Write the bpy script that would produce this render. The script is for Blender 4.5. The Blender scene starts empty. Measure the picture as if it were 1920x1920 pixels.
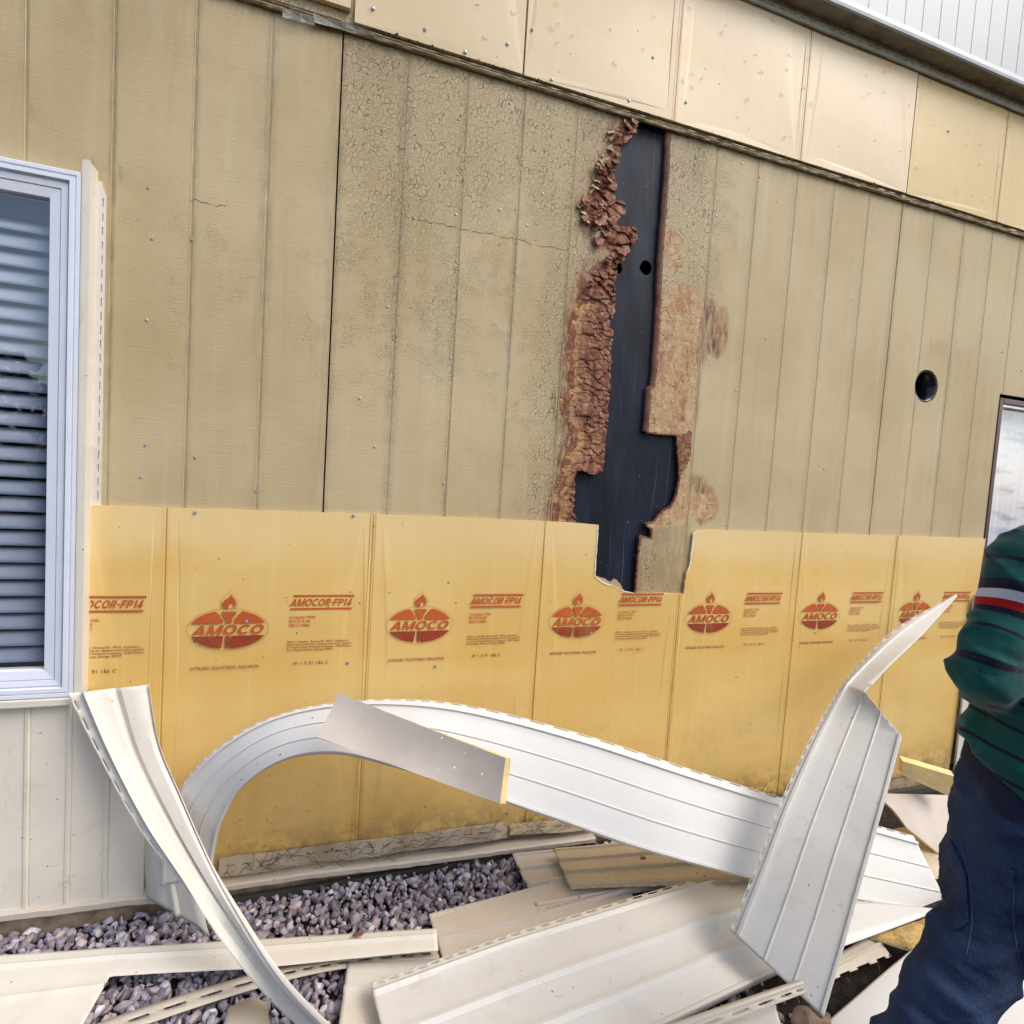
import bpy, bmesh, math, random
import numpy as np
from mathutils import Vector, Matrix, noise as mnoise
from mathutils.geometry import delaunay_2d_cdt
random.seed(7); rng = np.random.default_rng(7)
R_ = math.radians
scene = bpy.context.scene
C = scene.collection
# ---------------------------------------------------------------- camera
F_PX, YAW, PITCH, ROLL = 1005.97, 0.3134, -0.0582, 0.0632
CAM = Vector((0.3163, -1.8878, 1.3658))
fwd = Vector((math.sin(YAW)*math.cos(PITCH), math.cos(YAW)*math.cos(PITCH), math.sin(PITCH)))
_r = Vector((math.cos(YAW), -math.sin(YAW), 0)); _u = _r.cross(fwd)
right = math.cos(ROLL)*_r + math.sin(ROLL)*_u
up = -math.sin(ROLL)*_r + math.cos(ROLL)*_u
cd = bpy.data.cameras.new('camera'); cam = bpy.data.objects.new('camera', cd); C.objects.link(cam)
m = Matrix((right, up, -fwd)).transposed().to_4x4(); m.translation = CAM; cam.matrix_world = m
cd.sensor_width = 36; cd.lens = 36*F_PX/1920; cd.clip_end = 500; cd.clip_start = 0.02
scene.camera = cam
# ---------------------------------------------------------------- world, sun, exposure
SUN_EL, SUN_AZ = R_(48), R_(131)      # azimuth: 180 = straight at the wall from behind the camera, smaller = more from the right
w = bpy.data.worlds.new('World'); scene.world = w; w.use_nodes = True
nt = w.node_tree; sky = nt.nodes.new('ShaderNodeTexSky'); sky.sky_type = 'NISHITA'; sky.sun_disc = False
sky.sun_elevation = SUN_EL; sky.dust_density = 3.0; sky.air_density = 1.0; sky.ozone_density = 1.0
bg = nt.nodes['Background']; bg.inputs[1].default_value = 0.148
nt.links.new(sky.outputs[0], bg.inputs[0])
sd = bpy.data.lights.new('sun', 'SUN'); sun = bpy.data.objects.new('sun', sd); C.objects.link(sun)
sd.energy = 1.2; sd.angle = R_(34); sd.color = (1.0, 0.95, 0.88)
_sdir = Vector((math.sin(SUN_AZ)*math.cos(SUN_EL), math.cos(SUN_AZ)*math.cos(SUN_EL), math.sin(SUN_EL)))  # towards the sun
sun.rotation_euler = (-_sdir).to_track_quat('-Z', 'Y').to_euler()
sky.sun_rotation = SUN_AZ
scene.view_settings.view_transform = 'Standard'; scene.view_settings.look = 'None'
scene.view_settings.exposure = 0.60; scene.view_settings.gamma = 1
scene.render.engine = 'CYCLES'; scene.render.resolution_x = scene.render.resolution_y = 1024

# ---------------------------------------------------------------- photo pixel -> world point on a real plane
def ray(px, py): return (px-960)/F_PX*right - (py-960)/F_PX*up + fwd
def at_y(px, py, y=0.0):
    d = ray(px, py); return CAM + d*((y-CAM.y)/d.y)
def at_z(px, py, z=0.0):
    d = ray(px, py); return CAM + d*((z-CAM.z)/d.z)
def at_d(px, py, dep): return CAM + ray(px, py)*dep
def wx(px, py, y=0.0): p = at_y(px, py, y); return (p.x, p.z)
GZ = -0.08

# ---------------------------------------------------------------- object helpers
def props(o, label=None, cat=None, group=None, kind=None):
    if label: o['label'] = label
    if cat: o['category'] = cat
    if group: o['group'] = group
    if kind: o['kind'] = kind
    return o
def empty(name, loc=(0,0,0), **k):
    o = bpy.data.objects.new(name, None); C.objects.link(o); o.location = loc; o.empty_display_size = .05
    return props(o, **k)
def mesh_obj(name, verts, faces, mat, parent=None, smooth=False, attrs=None, **k):
    me = bpy.data.meshes.new(name); me.from_pydata([tuple(v) for v in verts], [], [tuple(f) for f in faces]); me.update()
    if mat: me.materials.append(mat)
    if smooth: me.polygons.foreach_set('use_smooth', [True]*len(me.polygons))
    if attrs:
        for an, vals in attrs.items():
            a = me.attributes.new(an, 'FLOAT', 'POINT'); a.data.foreach_set('value', np.asarray(vals, dtype=np.float32))
    o = bpy.data.objects.new(name, me); C.objects.link(o)
    if parent is not None:
        o.parent = parent
        o.matrix_parent_inverse = Matrix.Translation(-Vector(parent.location)) if parent.parent is None else parent.matrix_parent_inverse.copy()
        if parent.type == 'MESH' : o.matrix_parent_inverse = Matrix.Identity(4)
    return props(o, **k)
class MB:
    def __init__(s): s.v = []; s.f = []
    def add(s, v, f):
        n = len(s.v); s.v += [tuple(p) for p in v]; s.f += [tuple(i+n for i in q) for q in f]
    def box(s, a, b):
        (x0,y0,z0),(x1,y1,z1) = a, b
        s.add([(x0,y0,z0),(x1,y0,z0),(x1,y1,z0),(x0,y1,z0),(x0,y0,z1),(x1,y0,z1),(x1,y1,z1),(x0,y1,z1)],
              [(0,3,2,1),(4,5,6,7),(0,1,5,4),(1,2,6,5),(2,3,7,6),(3,0,4,7)])
    def tube(s, pts, rad, n=8, cap=True):
        pts = [Vector(p) for p in pts]; k = len(pts); rad = rad if hasattr(rad, '__len__') else [rad]*k
        vs = []; ref = Vector((0.13,0.2,1)).normalized()
        for i in range(k):
            t = (pts[min(i+1,k-1)]-pts[max(i-1,0)]).normalized()
            a = t.cross(ref); a = a.normalized() if a.length > .05 else t.orthogonal().normalized(); b = t.cross(a)
            for j in range(n):
                q = 2*math.pi*j/n; vs.append(pts[i]+(a*math.cos(q)+b*math.sin(q))*rad[i])
        fs = [(i*n+j, i*n+(j+1)%n, (i+1)*n+(j+1)%n, (i+1)*n+j) for i in range(k-1) for j in range(n)]
        if cap: fs += [tuple(range(n))[::-1], tuple((k-1)*n+j for j in range(n))]
        s.add(vs, fs)
    def build(s, name, mat, parent=None, smooth=False, **k): return mesh_obj(name, s.v, s.f, mat, parent, smooth, **k)
def bevel(o, wdt=.002, seg=2):
    md = o.modifiers.new('bevel', 'BEVEL'); md.width = wdt; md.segments = seg; md.limit_method = 'ANGLE'; return o

# ---------------------------------------------------------------- material helper
class NT:
    def __init__(s, name):
        s.m = bpy.data.materials.new(name); s.m.use_nodes = True; s.t = s.m.node_tree
        s.b = s.t.nodes['Principled BSDF']; s._pos = None
    def n(s, typ, **k):
        nd = s.t.nodes.new(typ)
        for a, v in k.items(): setattr(nd, a, v)
        return nd
    def link(s, a, b): s.t.links.new(a, b)
    def put(s, sock, v):
        if isinstance(v, bpy.types.NodeSocket): s.link(v, sock)
        elif isinstance(v, (tuple, list)) and len(v) == 3 and sock.type == 'RGBA': sock.default_value = (*v, 1)
        else: sock.default_value = v
    @property
    def pos(s):
        if s._pos is None: s._pos = s.n('ShaderNodeNewGeometry').outputs['Position']
        return s._pos
    def obj(s): return s.n('ShaderNodeTexCoord').outputs['Object']
    def scale(s, vec, sc, off=(0,0,0)):
        nd = s.n('ShaderNodeMapping'); s.link(vec, nd.inputs[0]); nd.inputs['Scale'].default_value = sc; nd.inputs['Location'].default_value = off; return nd.outputs[0]
    def noise(s, vec, scale=5, detail=4, rough=.5, dist=0, color=False):
        nd = s.n('ShaderNodeTexNoise'); s.link(vec, nd.inputs['Vector']); nd.inputs['Scale'].default_value = scale
        nd.inputs['Detail'].default_value = detail; nd.inputs['Roughness'].default_value = rough; nd.inputs['Distortion'].default_value = dist
        return nd.outputs['Color' if color else 'Fac']
    def voro(s, vec, scale, feature='F1', rnd=1.0, out='Distance'):
        nd = s.n('ShaderNodeTexVoronoi', feature=feature); s.link(vec, nd.inputs['Vector']); nd.inputs['Scale'].default_value = scale; nd.inputs['Randomness'].default_value = rnd
        return nd.outputs[out]
    def math(s, op, a, b=None, clamp=False):
        nd = s.n('ShaderNodeMath', operation=op, use_clamp=clamp); s.put(nd.inputs[0], a)
        if b is not None: s.put(nd.inputs[1], b)
        return nd.outputs[0]
    def vmath(s, op, a, b):
        nd = s.n('ShaderNodeVectorMath', operation=op); s.put(nd.inputs[0], a); s.put(nd.inputs[1], b); return nd.outputs[0]
    def step(s, v, lo, hi, o0=0., o1=1.):
        nd = s.n('ShaderNodeMapRange'); nd.interpolation_type = 'SMOOTHSTEP'; s.put(nd.inputs[0], v)
        nd.inputs[1].default_value = lo; nd.inputs[2].default_value = hi; nd.inputs[3].default_value = o0; nd.inputs[4].default_value = o1; return nd.outputs[0]
    def mix(s, f, a, b, mode='MIX'):
        nd = s.n('ShaderNodeMix', data_type='RGBA', blend_type=mode); s.put(nd.inputs[0], f); s.put(nd.inputs[6], a); s.put(nd.inputs[7], b); return nd.outputs[2]
    def ramp(s, v, stops):
        nd = s.n('ShaderNodeValToRGB'); s.put(nd.inputs[0], v); e = nd.color_ramp.elements
        while len(e) < len(stops): e.new(.5)
        for q, (p, c) in zip(e, stops): q.position = p; q.color = (*c, 1)
        return nd.outputs[0]
    def attr(s, name, out='Fac'): return s.n('ShaderNodeAttribute', attribute_name=name).outputs[out]
    def xyz(s, vec): nd = s.n('ShaderNodeSeparateXYZ'); s.link(vec, nd.inputs[0]); return nd.outputs
    def bump(s, h, strength=.3, dist=.01, normal=None):
        nd = s.n('ShaderNodeBump'); s.put(nd.inputs['Height'], h); nd.inputs['Strength'].default_value = strength; nd.inputs['Distance'].default_value = dist
        if normal: s.link(normal, nd.inputs['Normal'])
        return nd.outputs[0]
    def done(s, color, rough=.5, normal=None, metal=0, spec=None):
        s.put(s.b.inputs['Base Color'], color); s.put(s.b.inputs['Roughness'], rough); s.put(s.b.inputs['Metallic'], metal)
        if normal: s.link(normal, s.b.inputs['Normal'])
        if spec is not None: s.b.inputs['Specular IOR Level'].default_value = spec
        return s.m

def specks(g, vec, scale, size, dens):
    """sparse irregular dots: voronoi cells whose random colour passes a threshold"""
    nd = g.n('ShaderNodeTexVoronoi'); wv = g.vmath('ADD', vec, g.vmath('MULTIPLY', g.noise(vec, 90, 2, color=True), (.008,.008,.008)))
    g.link(wv, nd.inputs['Vector']); nd.inputs['Scale'].default_value = scale
    c = g.xyz(nd.outputs['Color'])
    r = g.math('MULTIPLY', c[1], size)
    return g.math('MULTIPLY', g.math('LESS_THAN', g.math('SUBTRACT', nd.outputs['Distance'], r), 0.02), g.math('LESS_THAN', c[0], dens))

def mat_siding():
    g = NT('painted hardboard'); p = g.pos
    big = g.noise(p, 1.6, 4, .55); col = g.mix(g.step(big, .3, .7), (.44,.345,.18), (.545,.445,.265))
    vst = g.noise(g.scale(p, (14, 1, .9)), 1, 5, .6); col = g.mix(g.math('MULTIPLY', g.step(vst, .5, .78), .4), col, (.60,.53,.40))
    dst = g.noise(g.scale(p, (22, 1, 1.3), (3,0,1)), 1, 4, .6); col = g.mix(g.math('MULTIPLY', g.step(dst, .56, .8), .35), col, (.34,.26,.115))
    hz = g.noise(g.scale(p, (9, 9, 230)), 1, 4, .65); fine = g.noise(g.scale(p, (60, 60, 500)), 1, 2, .6)
    col = g.mix(g.math('MULTIPLY', g.step(hz, .62, .8), .35), col, (.29,.225,.12))
    X0 = g.xyz(p)[0]; gw = g.math('MULTIPLY', g.math('SUBTRACT', g.noise(g.scale(p,(1,1,7)), 1, 3), .5), .0025)
    fr0 = g.math('FRACT', g.math('ADD', g.math('MULTIPLY', g.math('ADD', X0, gw), 1/.2032), 40.5-.2679/.2032)); gd0 = g.math('MULTIPLY', g.math('ABSOLUTE', g.math('SUBTRACT', fr0, .5)), .2032)
    gl_ = g.math('MULTIPLY', g.math('MAXIMUM', g.step(gd0, .0010, .0024, 1, 0), g.math('MULTIPLY', g.step(g.math('ABSOLUTE', g.math('SUBTRACT', gd0, .0055)), .0006, .0016, 1, 0), .5)), g.step(g.noise(g.scale(p,(2,1,3)), 1, 4, .7), .3, .6, .10, .5))
    col = g.mix(gl_, col, (.22,.165,.07))
    # crackled paint
    wob = g.vmath('MULTIPLY', g.noise(p, 30, 3, .6, color=True), (.016,.0,.020)); wp = g.vmath('ADD', p, wob)
    v1 = g.voro(g.scale(wp, (1.5, .01, .95)), 50, 'DISTANCE_TO_EDGE'); v2 = g.voro(g.scale(wp, (1.1, .01, 1)), 120, 'DISTANCE_TO_EDGE')
    cr = g.attr('crack'); cn = g.math('ADD', cr, g.math('MULTIPLY', g.math('SUBTRACT', g.noise(p, 7, 4, .6), .5), g.math('MULTIPLY', g.math('GREATER_THAN', cr, .02), 1.0)), clamp=True)
    l1 = g.math('MULTIPLY', g.step(v1, .02, .05, 1, 0), g.step(cn, .25, .6)); l2 = g.math('MULTIPLY', g.step(v2, .015, .10, 1, 0), g.step(cn, .05, .4))
    patch = g.step(g.noise(p, 20, 2), .42, .56)
    line = g.math('MAXIMUM', g.math('MULTIPLY', l1, patch), g.math('MULTIPLY', l2, g.math('ADD', g.math('MULTIPLY', patch, -.3), .42)))
    col = g.mix(g.math('MULTIPLY', g.step(cn, .3, .9), .25), col, (.46,.39,.27))
    col = g.mix(g.math('MULTIPLY', line, .75), col, (.13,.09,.04))
    X = g.xyz(p); wz = g.math('MULTIPLY', g.math('SUBTRACT', g.noise(g.scale(p,(16,1,1)), 1, 5, .75), .5), .045)
    for (a, b) in (((355,376),(432,388)),((770,395),(1060,482)),((1265,640),(1300,650))):
        P0, P1 = at_y(*a), at_y(*b); zc_ = (P0.z+P1.z)/2
        m1 = g.step(g.math('ABSOLUTE', g.math('SUBTRACT', X[2], g.math('ADD', wz, zc_))), .0006, .0024, 1, 0)
        m2 = g.math('MULTIPLY', g.math('GREATER_THAN', X[0], P0.x), g.math('LESS_THAN', X[0], P1.x))
        col = g.mix(g.math('MULTIPLY', g.math('MULTIPLY', m1, m2), g.step(g.noise(g.scale(p,(30,1,1)), 1, 3), .35, .55)), col, (.10,.065,.03))
    # stains, bare fibre, rot
    st = g.attr('stain'); stn = g.math('MULTIPLY', st, g.step(g.noise(g.scale(p, (60,60,12)), 1, 5, .75), .25, .75))
    col = g.mix(g.math('MULTIPLY', stn, .8), col, (.07,.06,.055))
    rust = g.attr('rust'); rn = g.math('MULTIPLY', rust, g.step(g.noise(g.scale(p, (60,60,14)), 1, 5, .7), .32, .6))
    col = g.mix(g.math('MULTIPLY', rn, .85), col, g.ramp(g.noise(g.scale(p,(26,26,7)), 1, 4, .7), [(0,(.07,.03,.018)),(.46,(.16,.06,.028)),(.57,(.34,.15,.065)),(.75,(.52,.33,.17))]))
    bare = g.attr('bare'); bn = g.math('ADD', g.math('MULTIPLY', g.noise(g.scale(p, (50,50,30)), 1, 5, .75), .5), g.math('MULTIPLY', g.noise(g.scale(p, (14,14,4)), 1, 5, .7), .5))
    bm_ = g.step(g.math('ADD', g.math('ADD', bare, g.math('MULTIPLY', g.math('SUBTRACT', g.noise(g.scale(p,(11,11,9),(2,2,2)), 1, 3, .6), .5), 1.3)), g.math('MULTIPLY', g.math('SUBTRACT', g.noise(p, 34, 6, .75), .5), 1.7)), .40, .60)
    bm_ = g.math('MULTIPLY', bm_, g.math('GREATER_THAN', bare, .05))
    bcol = g.ramp(bn, [(0,(.10,.035,.02)),(.36,(.30,.12,.055)),(.47,(.48,.29,.14)),(.58,(.57,.42,.24)),(.72,(.62,.53,.36))])
    col = g.mix(bm_, col, bcol)
    vb = g.voro(g.vmath('ADD', g.scale(p,(.7,.01,1)), g.vmath('MULTIPLY', g.noise(p, 22, 4, .7, color=True), (.03,0,.03))), 24, 'DISTANCE_TO_EDGE')
    col = g.mix(g.math('MULTIPLY', g.math('MULTIPLY', bm_, g.step(vb, .006, .03, 1, 0)), g.math('MULTIPLY', g.step(g.noise(p, 9, 3), .42, .6), .8)), col, (.09,.03,.015))
    mt = g.noise(g.scale(p,(13,13,5),(3,3,8)), 1, 6, .75); col = g.mix(g.math('MULTIPLY', bm_, g.step(mt, .52, .66, 0, .75)), col, (.28,.13,.08))
    pr_ = g.noise(g.scale(p,(20,20,30),(9,3,1)), 1, 6, .8); col = g.mix(g.math('MULTIPLY', bm_, g.step(pr_, .56, .60, 0, .85)), col, (.55,.46,.28))
    rot = g.attr('rot'); rm = g.step(g.math('ADD', rot, g.math('MULTIPLY', g.math('SUBTRACT', g.noise(p, 70, 4, .7), .5), .8)), .42, .56)
    rm = g.math('MULTIPLY', rm, g.math('GREATER_THAN', rot, .05))
    rc = g.noise(p, 48, 5, .7); rcol = g.ramp(rc, [(0,(.035,.014,.01)),(.42,(.14,.05,.028)),(.55,(.28,.115,.06)),(.75,(.48,.30,.20))])
    col = g.mix(rm, col, rcol)
    sp = specks(g, p, 17, .075, .09); col = g.mix(g.math('MULTIPLY', sp, .8), col, (.05,.035,.02))
    h = g.math('ADD', g.math('MULTIPLY', hz, .5), g.math('MULTIPLY', fine, .3))
    h = g.math('SUBTRACT', h, g.math('MULTIPLY', line, 1.6)); h = g.math('ADD', h, g.math('MULTIPLY', g.math('MULTIPLY', rm, rc), 2.5))
    return g.done(col, g.math('ADD', g.math('MULTIPLY', rm, .15), .62), g.bump(h, .75, .0022), spec=.35)

def mat_rot():
    g = NT('rotten fibre'); p = g.pos
    n = g.noise(p, 38, 6, .7); ora = g.attr('orange')
    col = g.ramp(n, [(0,(.04,.014,.009)),(.38,(.15,.052,.028)),(.5,(.25,.095,.052)),(.6,(.36,.18,.12)),(.72,(.50,.36,.31))])
    c2 = g.ramp(g.noise(g.scale(p,(30,30,60)), 1, 5, .7), [(0,(.18,.065,.025)),(.42,(.42,.19,.065)),(.58,(.60,.36,.16)),(.75,(.66,.54,.40))])
    col = g.mix(ora, col, c2)
    wet_glint = g.math('MULTIPLY', g.step(g.noise(g.scale(p,(16,16,9),(5,1,2)), 1, 6, .75), .52, .66), .62); col = g.mix(wet_glint, col, (.50,.32,.22))  # pale pinkish patches paint the highlights of wet scales into the colour
    dk = g.math('MULTIPLY', g.step(g.noise(g.scale(p,(12,12,10),(1,7,2)), 1, 5, .7), .55, .7), .75); col = g.mix(dk, col, (.06,.025,.018))
    col = g.mix(g.math('MULTIPLY', g.attr('groove'), .85), col, (.018,.008,.006))
    wv = g.voro(p, 170, 'DISTANCE_TO_EDGE')
    h = g.math('ADD', g.noise(p, 160, 5, .7), g.math('MULTIPLY', g.step(wv, 0, .12), .25))
    return g.done(col, .75, g.bump(h, .9, .003), spec=.3)

def mat_felt():
    g = NT('black sheathing felt'); p = g.pos
    n = g.noise(g.scale(p, (9,9,2.2)), 1, 5, .6)
    col = g.mix(g.step(n, .35, .75), (.005,.008,.016), (.012,.022,.046))
    ww = g.vmath('ADD', p, g.vmath('MULTIPLY', g.noise(g.scale(p,(3,3,3)), 1, 3, color=True), (.05,0,0)))
    x = g.xyz(ww)[0]; tri = g.math('ABSOLUTE', g.math('SUBTRACT', g.math('FRACT', g.math('MULTIPLY', x, 17)), .5))
    streak = g.math('MULTIPLY', g.step(tri, .0, .018, 1, 0), g.step(g.noise(g.scale(p,(8,8,1.5)), 1, 3), .5, .62))
    col = g.mix(g.math('MULTIPLY', streak, .42), col, (.32,.36,.42))
    col = g.mix(g.math('MULTIPLY', g.step(g.noise(g.scale(p,(10,10,5),(2,2,4)), 1, 5, .75), .62, .8), .5), col, (.09,.05,.03))
    col = g.mix(g.math('MAXIMUM', g.math('MULTIPLY', specks(g, p, 150, .22, .03), .5), g.math('MULTIPLY', g.math('MULTIPLY', specks(g, g.scale(p,(1,1,.8),(5,1,2)), 70, .3, .12), g.step(g.noise(p, 7, 3), .55, .65)), .6)), col, (.5,.5,.5))
    return g.done(col, .55, spec=.22, normal=g.bump(g.math('ADD', g.noise(g.scale(p,(3,3,1)), 4, 4), g.math('MULTIPLY', g.noise(p, 300, 2), .06)), .35, .02))

def mat_foam(name, c0, c1, c2, folds, dirt=.0, pale_top=None):
    g = NT(name); p = g.pos; X = g.xyz(p)
    big = g.noise(g.scale(p, (1.1,1,2.0)), 1, 4, .55); col = g.mix(g.step(big, .3, .7), c0, c1)
    vs = g.noise(g.scale(p, (26,1,.5)), 1, 4, .6); col = g.mix(g.math('MULTIPLY', g.step(vs, .45, .8), .28), col, c2)
    ob = g.noise(g.scale(p, (1.7,1,5),(4,0,2)), 1, 3, .5); col = g.mix(g.math('MULTIPLY', g.step(ob, .52, .75), .45), col, tuple(a*b for a, b in zip(c0, (.98,.86,.62))))
    if pale_top is not None:
        zt = g.math('ADD', X[2], g.math('MULTIPLY', g.noise(g.scale(p,(3,1,3)), 1, 3), .10))
        col = g.mix(g.math('MULTIPLY', g.step(zt, pale_top-.10, pale_top+.08), .45), col, (.80,.63,.36))
    # fold lines: orange age marks along the hinges
    for (fx, dbl) in folds:
        xx = g.math('ADD', X[0], g.math('MULTIPLY', g.math('SUBTRACT', g.noise(g.scale(p,(1,1,4)), 1, 3), .5), .006))
        d = g.math('ABSOLUTE', g.math('SUBTRACT', xx, fx))
        wide = g.math('MULTIPLY', g.step(d, .0, .016, 1, 0), g.math('MULTIPLY', g.step(g.noise(g.scale(p,(1,1,5),(fx,0,0)), 1, 4), .35, .7), .42))
        col = g.mix(wide, col, (.58,.27,.07))
        line = g.step(d, .0012, .0022, 1, 0)
        if dbl: line = g.math('MAXIMUM', line, g.step(g.math('ABSOLUTE', g.math('SUBTRACT', d, .009)), .0012, .0022, 1, 0))
        col = g.mix(g.math('MULTIPLY', line, .55), col, (.40,.20,.05))
    low = g.step(X[2], .0, .75, 1, 0)
    sp = specks(g, p, 30, .11, .12 + dirt); sp2 = specks(g, g.scale(p,(1,1,1),(3,3,3)), 75, .25, .10)
    col = g.mix(g.math('MULTIPLY', g.math('MULTIPLY', sp, g.step(g.noise(p, 3, 3), .42, .6)), .75), col, (.12,.08,.04))
    if dirt:
        col = g.mix(g.math('MULTIPLY', g.math('MULTIPLY', sp2, low), .8), col, (.07,.045,.03))
        gr = g.math('MULTIPLY', g.step(X[2], .0, .20, 1, 0), g.step(g.noise(p, 14, 7, .8), .38, .62)); col = g.mix(g.math('MULTIPLY', gr, .75), col, (.10,.065,.04))
        gd = g.math('MULTIPLY', low, g.step(g.noise(p, 3.4, 7, .78), .46, .68)); col = g.mix(g.math('MULTIPLY', gd, .38), col, (.42,.25,.09))
    weave = g.math('ADD', g.noise(g.scale(p,(420,1,12)), 1, 2), g.noise(g.scale(p,(12,1,420)), 1, 2))
    h = g.math('ADD', g.math('MULTIPLY', weave, .25), g.math('MULTIPLY', g.noise(p, 6, 3), 1.2))
    return g.done(col, .38, g.bump(h, .22, .004), spec=.45)

def mat_vinyl(name, c=(.74,.70,.62), dirt=.25, grime=0.0, rough=.38, gcol=(.30,.22,.12)):
    g = NT(name); p = g.pos
    n = g.noise(p, 2.2, 4, .6); col = g.mix(g.step(n, .3, .7), tuple(x*.93 for x in c), c)
    sm = g.noise(g.scale(p,(5,5,5)), 1, 6, .7); col = g.mix(g.math('MULTIPLY', g.step(sm, .52, .8), dirt*.8), col, (.45,.40,.32))
    if grime:
        gn = g.noise(p, 5, 7, .75); col = g.mix(g.math('MULTIPLY', g.step(gn, .3, .7), grime), col, gcol)
        sp2 = specks(g, p, 55, .3, .3); col = g.mix(g.math('MULTIPLY', g.math('MULTIPLY', sp2, g.step(g.noise(p, 9, 3), .5, .62)), .8), col, (.06,.04,.025))
    sp = specks(g, p, 48, .12, .07+dirt*.10); col = g.mix(g.math('MULTIPLY', sp, .8), col, (.10,.075,.05))
    q = g.vmath('ADD', p, g.vmath('MULTIPLY', g.noise(p, 4, 3, color=True), (.25,.25,.25)))
    scr = g.voro(g.scale(q, (30,30,5)), 1, 'DISTANCE_TO_EDGE'); scr = g.math('MULTIPLY', g.step(scr, .004, .02, 1, 0), g.step(g.noise(p, 13, 3), .60, .66)); col = g.mix(g.math('MULTIPLY', scr, .5*min(1, dirt*2)), col, (.25,.20,.14))
    smu = g.math('MULTIPLY', g.step(g.noise(p, 7, 7, .8, .6), .54, .72), .5*min(1, dirt*2)); col = g.mix(smu, col, (.42,.36,.27))
    return g.done(col, g.step(sm, .3, .7, rough, rough+.15), g.bump(g.math('ADD', g.noise(g.scale(p,(2,2,2)), 3, 3), g.math('MULTIPLY', g.noise(p, 240, 2), .03)), .12, .02), spec=.4)

def mat_plain(name, c, rough=.5, metal=0, var=.12, scale=12, bump=.1, bscale=60, spec=None):
    g = NT(name); p = g.pos; n = g.noise(p, scale, 5, .65)
    col = g.mix(g.step(n, .3, .7), tuple(x*(1-var) for x in c), tuple(min(1, x*(1+var)) for x in c))
    return g.done(col, rough, g.bump(g.noise(p, bscale, 4), bump, .004), metal, spec)

def mat_ink(name, c):
    g = NT(name); p = g.pos
    col = g.mix(g.step(g.noise(g.scale(p,(3,1,3)), 1, 3), .3, .7), c, tuple(x*1.25 for x in c))
    fade = g.math('ADD', g.math('MULTIPLY', g.step(g.noise(p, 4.5, 5, .7), .5, .8), .28), g.math('MULTIPLY', g.step(g.noise(p, 160, 4, .7), .5, .7), .18))
    return g.done(g.mix(fade, col, (.68,.42,.13)), .5, spec=.35)

def mat_gravel():
    g = NT('crushed stone'); p = g.pos; t = g.attr('tone'); h = g.attr('hue')
    base = g.ramp(h, [(0,(.28,.22,.27)),(.3,(.46,.40,.48)),(.5,(.60,.53,.59)),(.68,(.62,.62,.76)),(.82,(.64,.50,.47)),(.92,(.80,.76,.80)),(1,(.88,.86,.88))])
    n = g.noise(p, 90, 6, .7, .6); col = g.mix(g.step(n, .35, .7), g.mix(.35, base, (.13,.09,.12)), base)
    col = g.mix(g.math('MULTIPLY', g.step(g.noise(g.scale(p,(40,40,110)), 1, 4, .7), .58, .7), .5), col, (.68,.64,.72))
    col = g.mix(1.0, col, g.ramp(t, [(0,(.45,.45,.45)),(1,(1.15,1.15,1.15))]), 'MULTIPLY')
    return g.done(col, .55, g.bump(g.noise(p, 130, 6, .75), .8, .004), spec=.45)

def mat_soil():
    g = NT('soil'); p = g.pos; n = g.noise(p, 30, 7, .75)
    col = g.ramp(n, [(0,(.012,.008,.008)),(.5,(.05,.036,.03)),(.8,(.12,.09,.075))])
    return g.done(col, .9, g.bump(g.noise(p, 45, 8, .75), 1, .02), spec=.2)

def mat_sweater():
    g = NT('striped knit'); b = g.attr('band'); p = g.pos
    bw = g.math('ADD', b, g.math('MULTIPLY', g.math('SUBTRACT', g.noise(p, 14, 2), .5), .006))
    green = g.mix(g.step(g.noise(p, 9, 4, .6), .3, .7), (.005,.058,.050), (.010,.092,.082))
    navy = (.010,.012,.026)
    fr = g.math('FRACT', g.math('MULTIPLY', bw, 1/.047)); thin = g.step(g.math('ABSOLUTE', g.math('SUBTRACT', fr, .5)), .055, .085, 1, 0)
    col = g.mix(thin, green, navy)
    def band(lo, hi, c, col):
        m_ = g.math('MULTIPLY', g.math('GREATER_THAN', bw, lo), g.math('LESS_THAN', bw, hi)); return g.mix(m_, col, c)
    col = band(-.036, .036, navy, col); col = band(-.016, .002, (.62,.62,.70), col); col = band(.002, .019, (.42,.012,.014), col)
    kn = g.noise(g.scale(p, (1,1,2.2)), 520, 2)
    g.b.inputs['Sheen Weight'].default_value = .25
    h = g.math('ADD', g.math('MULTIPLY', kn, .5), g.math('MULTIPLY', g.noise(p, 16, 3), .8))
    return g.done(col, .95, g.bump(h, .3, .003), spec=.1)

def mat_denim():
    g = NT('blue denim'); p = g.pos
    col = g.mix(g.step(g.noise(p, 7, 5, .65), .3, .72), (.010,.018,.042), (.030,.052,.115))
    fib = g.noise(g.scale(p, (1,1,.3)), 420, 2); col = g.mix(g.math('MULTIPLY', g.step(fib, .5, .7), .3), col, (.06,.09,.16))
    wr = g.noise(g.scale(p, (5,5,11)), 1, 3, .5, 1.0)
    return g.done(col, .85, g.bump(g.math('ADD', wr, g.math('MULTIPLY', fib, .08)), .55, .03), spec=.2)

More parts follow.
